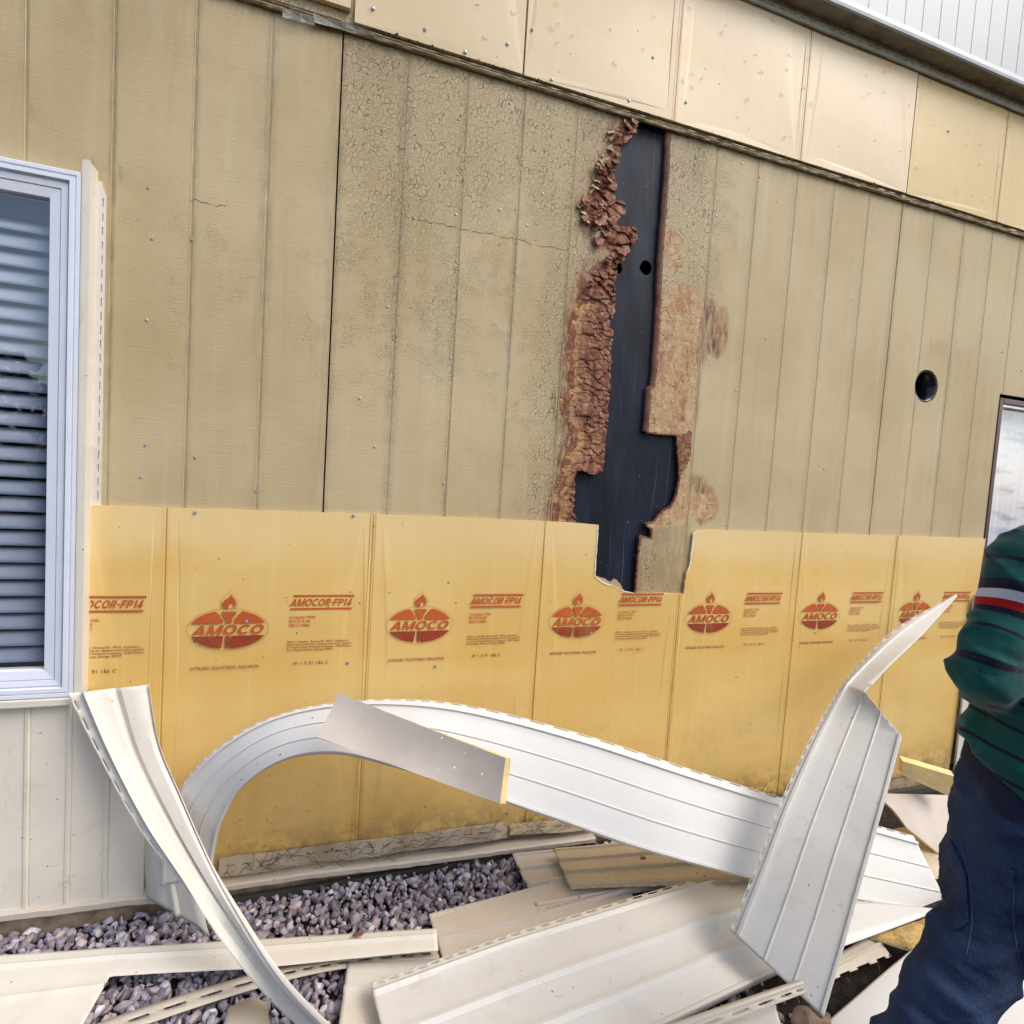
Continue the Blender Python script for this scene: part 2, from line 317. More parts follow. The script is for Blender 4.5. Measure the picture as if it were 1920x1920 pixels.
M = dict(
 siding=mat_siding(), rot=mat_rot(), felt=mat_felt(),
 foam=mat_foam('yellow foam', (.71,.46,.135), (.77,.55,.21), (.80,.61,.29), [(-.183,0),(.430,1),(1.057,0),(1.676,1),(2.293,0),(2.876,1)], .10, 1.15),
 foam_up=mat_foam('pale foam', (.64,.50,.29), (.70,.57,.37), (.74,.64,.46), [(1.474,1),(2.093,1),(3.316,1)]),
 foam_up2=mat_foam('yellowed foam', (.58,.42,.16), (.64,.48,.21), (.68,.54,.28), [(3.316,1)]),
 foam_edge=mat_plain('foam cut edge', (.86,.66,.30), .6, bump=.3),
 foam_back=mat_plain('grey foam facing', (.50,.44,.375), .5, var=.12, scale=3, bump=.25, bscale=25),
 vinyl=mat_vinyl('cream vinyl', (.72,.68,.59), .32), vinyl_w=mat_vinyl('white vinyl', (.69,.68,.65), .14, rough=.32),
 vinyl_w2=mat_vinyl('off white vinyl', (.66,.64,.585), .38), vinyl_b=mat_vinyl('beige vinyl', (.56,.50,.41), .45),
 vinyl_d=mat_vinyl('dirty bounce-brown vinyl', (.56,.46,.31), .6, .30), vinyl_g=mat_vinyl('grimy trim', (.58,.49,.37), .6, .72, gcol=(.22,.155,.09)),  # vinyl_d: dirt, plus yellow light off the foam mixed into its brown
 white=mat_plain('white window vinyl', (.74,.78,.86), .3, var=.03, bump=.03), gable=mat_plain('gable vinyl', (.37,.41,.43), .4, var=.05, scale=2, bump=.03), gtrim=mat_plain('shade-painted trim', (.24,.21,.15), .6, var=.3, scale=14, bump=.2),  # gtrim: brown colour stands in for the shade under the gable edge
 dark=mat_plain('dark grime', (.05,.042,.03), .8, bump=.5), flash=mat_plain('painted flashing and trim shade', (.26,.20,.11), .55, var=.3, scale=40, bump=.8),
 blind=mat_plain('blind slat', (.25,.32,.45), .45, var=.05), room=mat_plain('dark room', (.01,.012,.016), .8),
 brown=mat_plain('brown frame', (.075,.035,.032), .35, var=.2), steel=mat_plain('galvanised nail', (.33,.38,.44), .5, .4),
 print=mat_ink('orange brown ink', (.43,.085,.022)), ink=mat_ink('dark red ink', (.25,.035,.016)),
 outline=mat_plain('outline ink', (.50,.20,.06), .55, bump=0),
 conc=mat_plain('stained foundation', (.34,.25,.17), .85, var=.5, scale=9, bump=.8), duct=mat_plain('black duct', (.02,.02,.026), .25, bump=.2),
 gravel=mat_gravel(), soil=mat_soil(), grass=mat_plain('grass blade', (.045,.085,.03), .6, var=.3),
 leaf=mat_plain('hedge leaf', (.035,.06,.03), .6, var=.4, scale=3), rock=mat_plain('brown rock', (.22,.15,.10), .8, var=.4, scale=20, bump=.9),
 rust=mat_plain('rust brown scrap', (.16,.06,.035), .7, var=.4, bump=.8),
 sweater=mat_sweater(), denim=mat_denim(), navy=mat_plain('navy cotton', (.008,.010,.034), .85, var=.2, bump=.4), stitch=mat_plain('denim stitch', (.05,.07,.125), .8),
 skin=mat_plain('skin', (.42,.24,.17), .5, var=.06), hair=mat_plain('dark hair', (.02,.013,.01), .55, bump=.8, bscale=200), shoe=mat_plain('boot leather', (.06,.04,.028), .5),
)
gl = NT('window glass'); gl.b.inputs['Base Color'].default_value = (1,1,1,1)
mixn = gl.n('ShaderNodeMixShader'); tr = gl.n('ShaderNodeBsdfTransparent'); gs = gl.n('ShaderNodeBsdfGlossy'); gs.inputs['Roughness'].default_value = .015
fr_ = gl.n('ShaderNodeFresnel'); fr_.inputs[0].default_value = 1.7
lw = gl.n('ShaderNodeLayerWeight'); lw.inputs[0].default_value = .5
gl.link(gl.math('ADD', gl.math('MULTIPLY', gl.math('POWER', lw.outputs['Facing'], 3.0), .6), .19), mixn.inputs[0]); gl.link(tr.outputs[0], mixn.inputs[1]); gl.link(gs.outputs[0], mixn.inputs[2])
gl.link(mixn.outputs[0], gl.t.nodes['Material Output'].inputs[0]); M['glass'] = gl.m

# ================================================================ THE HOUSE
def in_poly(P, poly):
    x, y = P[:,0], P[:,1]; q = np.asarray(poly); n = len(q); ins = np.zeros(len(P), bool); j = n-1
    for i in range(n):
        xi, yi = q[i]; xj, yj = q[j]
        c = ((yi > y) != (yj > y)); t = (xj-xi)*(y-yi)/((yj-yi) if yj != yi else 1e-12)+xi
        ins ^= c & (x < t); j = i
    return ins
def sdist(P, poly):
    """signed distance to polygon, positive inside"""
    q = np.asarray(poly, float); d = np.full(len(P), 1e9)
    for i in range(len(q)):
        a = q[i]; b = q[(i+1) % len(q)]; ab = b-a; L = (ab**2).sum() or 1e-12
        t = np.clip(((P-a)@ab)/L, 0, 1); d = np.minimum(d, np.hypot(*(P-a-t[:,None]*ab).T))
    return np.where(in_poly(P, q), d, -d)
def ragged(pts, amp=.003, step=.008, seed=0):
    out = []
    for i in range(len(pts)-1):
        a, b = Vector(pts[i]), Vector(pts[i+1]); k = max(1, int((b-a).length/step))
        for j in range(k):
            p = a.lerp(b, j/k); q = Vector((p.x*90, p.y*90, seed)); out.append((p.x+mnoise.noise(q)*amp*1.6, p.y+mnoise.noise(q+Vector((9,7,3)))*amp*1.2))
    out.append(tuple(pts[-1])); return out
def sheet(name, outer, mat, parent, yf, holes=(), cols=(), pts=(), thick=.011, attrs=None, rib=None, **k):
    """a flat board in the wall plane, its outline cut as given, relief from yf(x, z), cut edges closed"""
    V = []; E = []
    def loop(l):
        n = len(V); V.extend(Vector(p) for p in l); E.extend((n+i, n+(i+1) % len(l)) for i in range(len(l)))
    loop(outer)
    for h in holes: loop(h)
    zs = [p[1] for p in outer]; z0, z1 = min(zs)-.01, max(zs)+.01
    for c in cols:
        n = len(V); V.extend((Vector((c, z0)), Vector((c, z1)))); E.append((n, n+1))
    V.extend(Vector(p) for p in pts)
    vo, eo, fo, *_ = delaunay_2d_cdt(V, E, [], 0, 1e-6)
    P = np.array([(v.x, v.y) for v in vo]); Fa = np.array([f for f in fo if len(f) == 3])
    cen = P[Fa].mean(1); keep = in_poly(cen, outer)
    for h in holes: keep &= ~in_poly(cen, h)
    Fa = Fa[keep]; used = np.unique(Fa); mp = -np.ones(len(P), int); mp[used] = np.arange(len(used)); P = P[used]; Fa = mp[Fa]
    y = yf(P[:,0], P[:,1]); verts = [(a, b, c) for a, b, c in zip(P[:,0], y, P[:,1])]
    # orient towards -y
    A = P[Fa]; cr = (A[:,1,0]-A[:,0,0])*(A[:,2,1]-A[:,0,1])-(A[:,1,1]-A[:,0,1])*(A[:,2,0]-A[:,0,0])
    Fa[cr < 0] = Fa[cr < 0][:, ::-1]
    cnt = {}
    for f in Fa:
        for i in range(3):
            e = (int(f[i]), int(f[(i+1) % 3])); cnt[e] = 1
    faces = [tuple(int(i) for i in f) for f in Fa]; n0 = len(verts); back = {}
    at = attrs(P) if attrs else {}
    extra = []
    for (a, b) in list(cnt):
        if (b, a) not in cnt:
            for q in (a, b):
                if q not in back: back[q] = len(verts); verts.append((verts[q][0], thick + (max(0, verts[q][1])*0), verts[q][2])); extra.append(q)
            faces.append((b, a, back[a], back[b]))
    for kk in at:
        arr = list(at[kk]) + [max(at[kk][q], 1.0 if kk == rib else 0) for q in extra]; at[kk] = arr
    return mesh_obj(name, verts, faces, mat, parent, False, at, **k)

house = empty('house', (0,0,0), label='tan house wall stripped to crackled boards, yellow foam insulation and one white window', cat='house')
ZB = 2.749
S0, PW = .2679, 1.2192
seams = [S0-3*PW, S0-2*PW, S0-PW, S0, S0+PW, S0+2*PW, 3.92, 3.92+1.22]

# hole edges traced as world outlines on the wall plane
lp = [(1194,232),(1189,250),(1175,265),(1167,272),(1157,290),(1159,305),(1146,320),(1150,335),(1154,347),(1150,362),(1152,377),(1167,379),(1168,402),(1157,412),(1150,419),(1155,426),(1177,426),(1190,430),(1194,452),(1180,460),(1172,466),(1172,480),(1165,492),(1155,494),(1154,520),(1148,525),(1152,540),(1151,575),(1147,595),(1140,607),(1148,625),(1144,655),(1141,702),(1141,749),(1137,788),(1131,848),(1127,881),(1115,890),(1103,888),(1092,882),(1081,882),(1075,893),(1074,931),(1073,959),(1078,981),(1075,1030),(1100,1075),(1137,1086),(1145,1092),(1152,1085),(1160,1092),(1166,1100),(1172,1110),(1180,1130),(1186,1170)]
holeL = [wx(*q) for q in lp]
rp = [(1256,232),(1254,300),(1246,412),(1240,487),(1237,575),(1233,640),(1229,700),(1225,724),(1219,727),(1216,777),(1213,812),(1240,815),(1269,817),(1271,848),(1274,893),(1267,931),(1257,948),(1242,958),(1225,977),(1210,981),(1213,988),(1221,992),(1221,1008),(1200,1003),(1196,1042),(1191,1111),(1188,1200)]
holeR = [wx(*q) for q in rp]
leftband = [wx(*q) for q in [(1182,215),(1168,226),(1148,246),(1143,268),(1146,284),(1130,303),(1122,315),(1113,345),(1108,365),(1096,378),(1088,392),(1097,405),(1095,425),(1113,432),(1118,452),(1135,464),(1148,475),(1130,490),(1108,500),(1098,515),(1085,545),(1078,565),(1070,590),(1066,620),(1061,669),(1063,705),(1063,735),(1051,744),(1051,777),(1062,796),(1070,821),(1062,846),(1051,870),(1048,898),(1037,917),(1034,959),(1033,978)]]
HL = [p for p in holeL if p[1] > 1.214]
rotpoly = leftband + HL[::-1]
bareR = [wx(*q) for q in [(1243,532),(1280,531),(1312,540),(1322,565),(1312,614),(1316,636),(1302,663),(1308,691),(1304,765),(1299,800),(1296,850),(1288,880),(1286,905),(1300,930),(1345,925),(1340,965),(1322,975),(1290,965),(1250,985),(1200,1000),(1215,985),(1260,935),(1272,895),(1267,817),(1212,812),(1218,724),(1226,715),(1235,600)]]
bareR2 = [wx(*q) for q in [(1246,432),(1262,428),(1284,450),(1275,475),(1280,500),(1262,508),(1246,500)]]
rustR = [wx(*q) for q in [(1312,560),(1335,565),(1342,585),(1358,580),(1364,620),(1358,650),(1345,670),(1325,655),(1312,690),(1306,760),(1296,760),(1300,690),(1300,640)]]
rustR2 = [wx(*q) for q in [(1296,890),(1318,900),(1338,925),(1344,950),(1335,970),(1316,982),(1310,975),(1330,955),(1322,935),(1300,915)]]
rustB = [wx(*q) for q in [(1180,1000),(1290,985),(1285,1110),(1190,1110)]]
def blob(P, x, z, rx, rz): return np.exp(-(((P[:,0]-x)/rx)**2+((P[:,1]-z)/rz)**2))
def attrs_siding(P):
    z = np.zeros(len(P)); x_, z_ = P[:,0], P[:,1]
    crack = .80*blob(P, .48, 2.6, .36, .36) + .5*blob(P, .9, 2.6, .35, .22) + .30*blob(P, .55, 1.95, .35, .45)
    dl = sdist(P, rotpoly); crack += .75*np.exp(-(np.clip(-dl, 0, 9)/.10)**2)*(z_ > 1.2)+.3*np.exp(-(np.clip(-dl, 0, 9)/.2)**2)
    crack += (x_ > 1.25)*(.55*np.exp(-((x_-1.5)/.20)**2)) + .30*blob(P, 1.6, 2.4, .25, .35)
    crack += .85*(z_ > 2.76)*(x_ < .5)
    crack *= (x_ > S0)|(z_ > 2.76)
    crack += .16*blob(P, -.1, 1.9, .5, .4)
    stain = .6*blob(P, *wx(1115,240), .05, .05) + .5*blob(P, *wx(1300,310), .08, .10) + .35*blob(P, *wx(700,110), .10, .10) + .45*blob(P, S0-.015, 2.35, .02, .30) + .25*blob(P, S0-.02, 1.2, .03, .3)
    stain += .42*np.exp(-((P[:,1]-ZB)/.035)**2)*(1+.6*np.sin(P[:,0]*23)*np.sin(P[:,0]*7.1)) + .22*blob(P, -.6, 2.75, .7, .25)
    stain += .6*blob(P, *wx(1048,790), .02, .12) + .5*blob(P, *wx(1045,960), .03, .06) + .35*blob(P, *wx(150,300), .10, .02)
    for (a, b) in [(60,205),(110,285),(140,298),(175,310),(215,320),(213,362)]: stain += .9*blob(P, *wx(a, b), .012, .007)
    rust = .9*np.exp(-(np.clip(-dl-.01, 0, 9)/.018)**2) + .22*blob(P, 3.1, 2.1, .3, .03) + .5*blob(P, S0+2*PW, 1.9, .014, .9) + .30*blob(P, *wx(1760,650), .16, .012) + .35*blob(P, S0-.01, 1.5, .012, .5)
    rust += .8*np.clip(1+sdist(P, [wx(*q) for q in [(1296,640),(1306,655),(1304,700),(1310,760),(1303,800),(1290,800),(1294,740),(1288,690)]])/.012, 0, 1)
    rust += .28*np.exp(-(np.clip(-dl, 0, 9)/.05)**2)
    d1 = sdist(P, rustR); d2 = sdist(P, rustR2); rust = np.maximum(rust, np.clip(.9+d1/.02, 0, 1)); rust = np.maximum(rust, np.clip(.9+d2/.02, 0, 1)); rust += .25*blob(P, *wx(1340,620), .06, .12)
    rust += .35*np.clip(1+sdist(P, rustB)/.01, 0, 1)
    b1 = np.clip(.5+sdist(P, bareR)/.03, 0, 1); b2 = np.clip(.45+sdist(P, bareR2)/.03, 0, 1)*.9; bare = np.maximum(b1, b2)
    dr = sdist(P, rotpoly); rot = np.clip(.45+dr/.03, 0, 1)*.9
    # raw fibre along the cut right-hand edge
    q = np.array(holeR); dd = np.full(len(P), 1e9)
    for i in range(len(q)-1):
        a = q[i]; ab = q[i+1]-a; L = (ab**2).sum() or 1e-12; t = np.clip(((P-a)@ab)/L, 0, 1); dd = np.minimum(dd, np.hypot(*(P-a-t[:,None]*ab).T))
    rot = np.maximum(rot, np.clip(1.15-dd/.011, 0, 1)*(x_ > 1.2))
    rot = np.maximum(rot, .9*np.clip(1-sdist(P, [wx(*p) for p in [(1160,260),(1170,280),(1150,300)]])*-1/.01, 0, 1)*0)
    rot = np.maximum(rot, np.clip(.5+sdist(P, [wx(*p) for p in [(1268,818),(1300,805),(1297,850),(1286,880),(1276,890)]])/.03, 0, .55))
    return dict(crack=crack, stain=stain, rust=rust, bare=bare, rot=rot)
def groove_y(gs, amp=.0010):
    gs = np.array(gs)
    def f(x, z):
        if not len(gs): return np.zeros(len(x))
        d = np.abs(x[:,None]-gs[None]).min(1); y = np.where(d < .0030, amp, 0.0)
        rot = 0
        return y
    return f
sidings = []
circ_c = wx(1737,724); HR = .078
duct_hole = [(circ_c[0]+HR*math.cos(a), circ_c[1]+HR*math.sin(a)*1.0) for a in np.linspace(0, 2*math.pi, 40, endpoint=False)]
duct_hole = [(x+mnoise.noise(Vector((x*60,z*60,1)))*.004, z+mnoise.noise(Vector((x*60,z*60,7)))*.004) for x, z in duct_hole]
WX0, WX1, WZ0, WZ1 = 3.50, 4.35, .95, 1.965     # right window opening
LX0, LX1, LZ0, LZ1 = -1.32, -.40, .67, 2.13     # left window opening
for i in range(len(seams)-1):
    x0, x1 = seams[i]+.0025, seams[i+1]-.0025
    gs = [seams[i]+k*.2032 for k in range(1, 6) if seams[i]+k*.2032 < x1-.01]
    cols = sum([[g-.0042, g-.0028, g+.0028, g+.0042] for g in gs], [])
    holes = []; pts = []
    box = lambda a, b, c, d: [(a,c),(b,c),(b,d),(a,d)]
    if i == 3:      # panel left of the rotten gap
        outer = [(x0,.02),(x0,ZB-.004)] + [(holeL[0][0]+.0, ZB-.004)] + ragged(holeL, .004, .006, 1) + [(holeL[-1][0], .02)]
        cols = [c for c in cols if c < 1.12]
        gs = [g for g in gs if g < 1.15]
        for gx in np.arange(x0+.01, 1.50, .01 ):
            if gx > .95: pts += [(gx+random.uniform(-.003,.003), gz+random.uniform(-.003,.003)) for gz in np.arange(.9, ZB-.01, .009)]
        pts += [(gx, gz) for gx in np.arange(x0+.02, .95, .03) for gz in np.arange(.5, ZB-.02, .05)]
    elif i == 4:
        outer = [(holeR[0][0]+.0, ZB-.004)] + ragged(holeR, .0022, .006, 2) + [(holeR[-1][0], .02), (x1,.02), (x1,ZB-.004)]
        for gx in np.arange(1.40, 1.86, .010): pts += [(gx+random.uniform(-.003,.003), gz+random.uniform(-.003,.003)) for gz in np.arange(.7, ZB-.01, .010)]
        pts += [(gx, gz) for gx in np.arange(1.86, x1, .05) for gz in np.arange(.5, ZB-.02, .06)]
    else:
        outer = box(x0, x1, .02, ZB-.004)
        pts = [(gx, gz) for gx in np.arange(x0+.02, x1-.01, .03 if i in (2,) else .06) for gz in np.arange(.5, ZB-.02, .04)]
        if i == 5: holes = [duct_hole]
        if i == 5: outer = [(x0,.02),(3.44,.02),(WX0-.0,.02),(WX0,WZ1),(x1,WZ1),(x1,ZB-.004),(x0,ZB-.004)]
        if i == 6: outer = [(x0,WZ1),(WX1,WZ1),(WX1,.02),(x1,.02),(x1,ZB-.004),(x0,ZB-.004)]
        if i == 1: outer = [(x0,.02),(LX0,.02),(LX0,LZ1),(x1,LZ1),(x1,ZB-.004),(x0,ZB-.004)]
        if i == 2: outer = [(x0,LZ1),(LX1,LZ1),(LX1,.02),(x1,.02),(x1,ZB-.004),(x0,ZB-.004)]
    s = sheet('siding_panel', outer, M['siding'], house, groove_y(gs), holes, cols, pts, .012, attrs_siding, rib='rot' if i in (3,4) else None)
    sidings.append(s)
sidings[3]['label'] = 'crackled tan siding panel rotted away along its right edge'
sidings[4]['label'] = 'tan siding panel with rust stained ragged left edge'
sidings[5]['label'] = 'tan siding panel with a round duct hole'
# upper course of old siding under the pale foam
upper = sheet('siding_panel', [(-3,ZB+.03),(1.6,ZB+.03),(1.6,3.9),(-3,3.9)], M['siding'], house, groove_y([S0-k*.2032 for k in range(0,8)]), (), sum([[S0-k*.2032-.0042,S0-k*.2032-.0028,S0-k*.2032+.0028,S0-k*.2032+.0042] for k in range(0,8)], []), [(a,b) for a in np.arange(-.6,.6,.03) for b in np.arange(ZB+.04,3.2,.03)], .012, attrs_siding, label='dark crackled siding above the flashing')

# rotten relief along the left of the gap
def worley(P, cell, seed, jit=.9):
    ix = np.floor(P/cell).astype(int); best = np.full(len(P), 9.); sec = np.full(len(P), 9.); bid = np.zeros(len(P)); by = np.zeros(len(P))
    for dx in (-1,0,1):
        for dz in (-1,0,1):
            c = ix+[dx,dz]; hsh = np.sin(c[:,0]*127.1+c[:,1]*311.7+seed)*43758.5453; r1 = hsh-np.floor(hsh); h2 = np.sin(c[:,0]*269.5+c[:,1]*183.3+seed*2)*43758.5453; r2 = h2-np.floor(h2)
            q = (c+.5+jit*(np.stack([r1,r2],1)-.5))*cell; d = np.hypot(*(P-q).T)/cell
            m1 = d < best; sec = np.where(m1, best, np.minimum(sec, d)); bid = np.where(m1, r1, bid); by = np.where(m1, (P-q)[:,1]/cell, by); best = np.minimum(best, d)
    return best, sec-best, bid, by
band = []; rl = ragged(leftband, .006, .006, 4); rr = ragged([(a+.003, b) for a, b in HL], .006, .005, 5)
poly = rl + rr[::-1]
xs_ = [p[0] for p in poly]; zs_ = [p[1] for p in poly]
pts = [(a+random.uniform(-.001,.001), b+random.uniform(-.001,.001)) for a in np.arange(min(xs_), max(xs_), .0035) for b in np.arange(min(zs_), max(zs_), .0035)]
pa = np.array(pts); pts = [tuple(p) for p in pa[in_poly(pa, poly)]]
def edge_d(P):
    q = np.array(leftband); dl_ = np.full(len(P), 9.)
    for i in range(len(q)-1):
        a = q[i]; ab = q[i+1]-a; L = (ab**2).sum() or 1e-12; t = np.clip(((P-a)@ab)/L, 0, 1); dl_ = np.minimum(dl_, np.hypot(*(P-a-t[:,None]*ab).T))
    return dl_
def rot_fields(x, z):
    P = np.stack([x, z], 1); P2 = P*[1., 1.25]+np.array([[mnoise.noise(Vector((a*22,b*22,0))), mnoise.noise(Vector((a*22,b*22,5)))] for a, b in P])*.010
    dl_ = edge_d(P); upper_ = (z > 2.06)
    cell = np.where(upper_, 1, 1)
    b1, e1, i1, y1 = worley(P2, .055, 3.1); b2, e2, i2, y2 = worley(P2, .024, 8.7); b3, e3, i3, y3 = worley(P2, .062, 1.7)
    lump = np.clip((dl_-np.where(z > 2.06, .0, .028))/.045, 0, 1)
    sel = np.array([mnoise.noise(Vector((a*9, b*9, 3))) for a, b in P]) > -.08
    e = np.where(sel, e1, e2); bb = np.where(sel, b1, b2); idd = np.where(sel, i1, i2); yy = np.where(sel, y1, y2)
    up_scale = np.where(z > 2.06, 1.5, 1.0)
    h = .002 + lump*(.0045*np.sqrt(np.clip(e, 0, .5)) + .0055*idd + .0045*(-yy)*up_scale)*up_scale + .003*np.sqrt(np.clip(e3,0,.5)) - .004*(1-lump) + .0022*np.array([mnoise.fractal(Vector((a*60, b*90, 2)), 1, 2, 4) for a, b in P])*(.3+lump) + .007*np.array([mnoise.noise(Vector((a*14, b*10, 6))) for a, b in P])*lump
    groove = np.clip(1-e/.09, 0, 1)*np.clip(.25+lump, 0, 1)
    return h, groove, lump
def rot_y(x, z): h, g_, l_ = rot_fields(x, z); return -h*.72
def rot_at(P):
    h, g_, l_ = rot_fields(P[:,0], P[:,1]); ora = np.clip(1.35-l_*1.5+.8*np.array([mnoise.noise(Vector((a*18,b*9,2))) for a, b in P]), 0, 1)*(P[:,1] < 2.05)
    return dict(groove=g_, orange=ora)
rotr = sheet('rotten_fibre', poly, M['rot'], sidings[3], rot_y, (), (), pts, .004, rot_at, label='swollen red brown rotten fibre scales')
# curled flakes along the rotten edge
fl = MB()
for k in range(46):
    t = random.random()**.7; idx = int(t*(24)); a = Vector(leftband[min(idx, 20)]); b = Vector(holeL[min(idx, 30)])
    c = a.lerp(b, random.uniform(-.05, .9)); s_ = random.uniform(.010,.028); tilt = random.uniform(.2, 1.1); rz = random.uniform(-.6,.6)
    v = []; nn = 5
    for i in range(nn):
        for j in range(4):
            u, w_ = i/(nn-1)-.5, j/3; x = u*s_*1.5*(1-.35*w_)+mnoise.noise(Vector((k*3+i,j,0)))*.003; zz = -w_*s_; y = -.008-math.sin(w_*1.3)*s_*tilt
            v.append((c.x+x*math.cos(rz)-zz*math.sin(rz), y, c.y+x*math.sin(rz)+zz*math.cos(rz)))
    fl.add(v, [(i*4+j, (i+1)*4+j, (i+1)*4+j+1, i*4+j+1) for i in range(nn-1) for j in range(3)])
fo = fl.build('peeling_flakes', M['rot'], sidings[3], kind='stuff'); sm = fo.modifiers.new('s', 'SOLIDIFY'); sm.thickness = .002
pf = MB(); rn_ = random.Random(11)
for k in range(34):
    a = Vector(leftband[rn_.randrange(0, 14)]); c = a + Vector((rn_.uniform(-.012,.012), rn_.uniform(-.02,.02))); s_ = rn_.uniform(.006,.015); rz = rn_.uniform(-1.3,1.3); v = []
    for i in range(4):
        for j in range(3):
            u, w_ = i/3-.5, j/2; x = u*s_*1.8; zz = -w_*s_*.8; y = -.003-w_*s_*.55; v.append((c.x+x*math.cos(rz)-zz*math.sin(rz)+rn_.uniform(-.003,.003), y, c.y+x*math.sin(rz)+zz*math.cos(rz)+rn_.uniform(-.003,.003)))
    pf.add(v, [(i*3+j, (i+1)*3+j, (i+1)*3+j+1, i*3+j+1) for i in range(3) for j in range(2)])
pfo = pf.build('paint_flakes', M['siding'], sidings[3], kind='stuff'); pfo.modifiers.new('s', 'SOLIDIFY').thickness = .0015
# bare fibre strip: the thickness of the cut right-hand panel, swollen
er = MB(); prev = None
q = [at_y(*p, .0) for p in rp[:11]]
pp = []
for i in range(len(q)-1):
    for j in range(12): pp.append(q[i].lerp(q[i+1], j/12))
vs = []; 
for i, p in enumerate(pp):
    n1 = mnoise.noise(Vector((0, 0, p.z*22)))*.003
    for (dx, dy) in ((-.0165+n1, .0115), (-.013+n1, .003), (-.004+n1*.5, -.0012), (.002, -.0016)): vs.append((p.x+dx, dy, p.z))
er.add(vs, [(i*4+j, i*4+j+1, (i+1)*4+j+1, (i+1)*4+j) for i in range(len(pp)-1) for j in range(3)])
er.build('torn_edge', M['rust'], sidings[4], label='red brown torn board edge')

# black sheathing behind everything, with two holes
def ring(c, r, n=18, s=1, am=.25): return [(c[0]+r*math.cos(a)*(1+am*mnoise.noise(Vector((math.cos(a)*1.5,math.sin(a)*1.5,s)))), c[1]+r*math.sin(a)*(1+am*mnoise.noise(Vector((math.cos(a)*1.5,math.sin(a)*1.5,s+4))))) for a in np.linspace(0, 2*math.pi, n, endpoint=False)]
h1 = ring(wx(1216,499), .027); h2 = ring(wx(1160,499), .025, s=5)
o = sheet('sheathing', [(S0+.3,.0),(WX0-.1,.0),(WX0-.1,ZB+.02),(S0+.3,ZB+.02)], M['felt'], house, lambda x, z: .0135+np.array([mnoise.noise(Vector((a*3,b*2,0)))*.003 for a, b in zip(x, z)])+.004, [h1, h2, duct_hole], (), [(a,b) for a in np.arange(1.1,1.7,.03) for b in np.arange(.6,2.74,.04)], .03, label='black felt sheathing showing through the gap')
mb = MB(); mb.box((-3.9,.20,-.08),(5.2,.26,4.0)); mb.box((-3.9,.026,-.08),(LX0,.2,4.0)); mb.box((LX1,.036,.0),(S0+.3,.2,4.0)); mb.box((WX1,.026,-.08),(5.2,.2,4.0)); mb.box((LX0,.026,LZ1),(LX1,.2,4.0)); mb.box((LX0,.026,-.08),(LX1,.2,LZ0)); mb.box((S0+.3,.03,ZB+.03),(5.2,.2,4.0))
mb.build('wall_core', M['room'], house)
lap = MB(); lap.box((S0+.30+.005, .0165+.003, .9),(S0+.31,.0185,2.7))
# round duct
dt = MB(); n = 32; cx_, cz_ = circ_c; v = []
for j, (yy, rr_) in enumerate(((.004,HR*.93),(.004,HR*.88),(.09,HR*.86),(.16,HR*.80))):
    for a in range(n): q = 2*math.pi*a/n; v.append((cx_+rr_*math.cos(q), yy, cz_+rr_*math.sin(q)))
dt.add(v, [(j*n+a, j*n+(a+1) % n, (j+1)*n+(a+1) % n, (j+1)*n+a) for j in range(3) for a in range(n)])
dt.box((cx_-.05,.10,cz_-.030),(cx_+.05,.104,cz_-.024)); dt.box((cx_-.04,.08,cz_-.07),(cx_+.04,.09,cz_-.045)); dt.box((cx_-.06,.155,cz_-.08),(cx_+.06,.16,cz_+.08))
dt.build('duct', M['duct'], house, smooth=True)

# z flashing between the courses: a rough stepped strip
def strip_profile(name, prof, x0, x1, zf, mat, parent, amp=.0015, step=.012, **k):
    N = int((x1-x0)/step); v = []; f = []; m_ = len(prof)
    for i in range(N+1):
        x = x0+(x1-x0)*i/N
        for j, (y, z) in enumerate(prof):
            nn = mnoise.noise(Vector((x*28, j*3.3, z*10)))*amp; v.append((x, y+nn, zf(x)+z+nn*1.5))
    for i in range(N):
        for j in range(m_-1): f.append((i*m_+j, (i+1)*m_+j, (i+1)*m_+j+1, i*m_+j+1))
    return mesh_obj(name, v, f, mat, parent, False, **k)
zb = lambda x: ZB
strip_profile('flashing', [(.0,-.003),(-.014,-.005),(-.017,.001),(-.013,.006),(-.004,.008),(-.003,.011),(-.010,.012),(-.011,.016),(-.006,.019),(.002,.021),(.003,.034)], -3.5, 5.0, zb, M['flash'], house, .0022, label='thin grimy metal flashing across the wall')
mo = MB()
for k in range(240):
    x = random.uniform(.35, 3.9); s_ = random.uniform(.002,.007); z = ZB+.024+random.uniform(-.004,.006); y = -.006+random.uniform(-.006,.004)
    mo.add([(x-s_,y,z),(x+s_,y,z+s_*.3),(x+s_*.4,y-.003,z+s_),(x-s_*.5,y+.002,z-s_*.8)], [(0,1,2),(0,3,1),(0,2,3),(1,3,2)])
mo.build('debris', M['dark'], house, kind='stuff')
# loose torn flashing end at the left
lf = MB()
for (a, b, y) in (((530,14),(590,34),-.03),((588,24),(650,44),-.026),((640,38),(700,60),-.020)):
    p, q2 = at_y(*a, y), at_y(*b, y); lf.add([p, q2, q2+Vector((0,.01,-.014)), p+Vector((0,.008,-.022))], [(0,1,2,3)])
o = lf.build('flashing_end', mat_plain('bare aluminium', (.5,.48,.40), .35, .3, var=.4, scale=30, bump=.8), house, label='torn shiny flashing end'); o.modifiers.new('s','SOLIDIFY').thickness = .0015

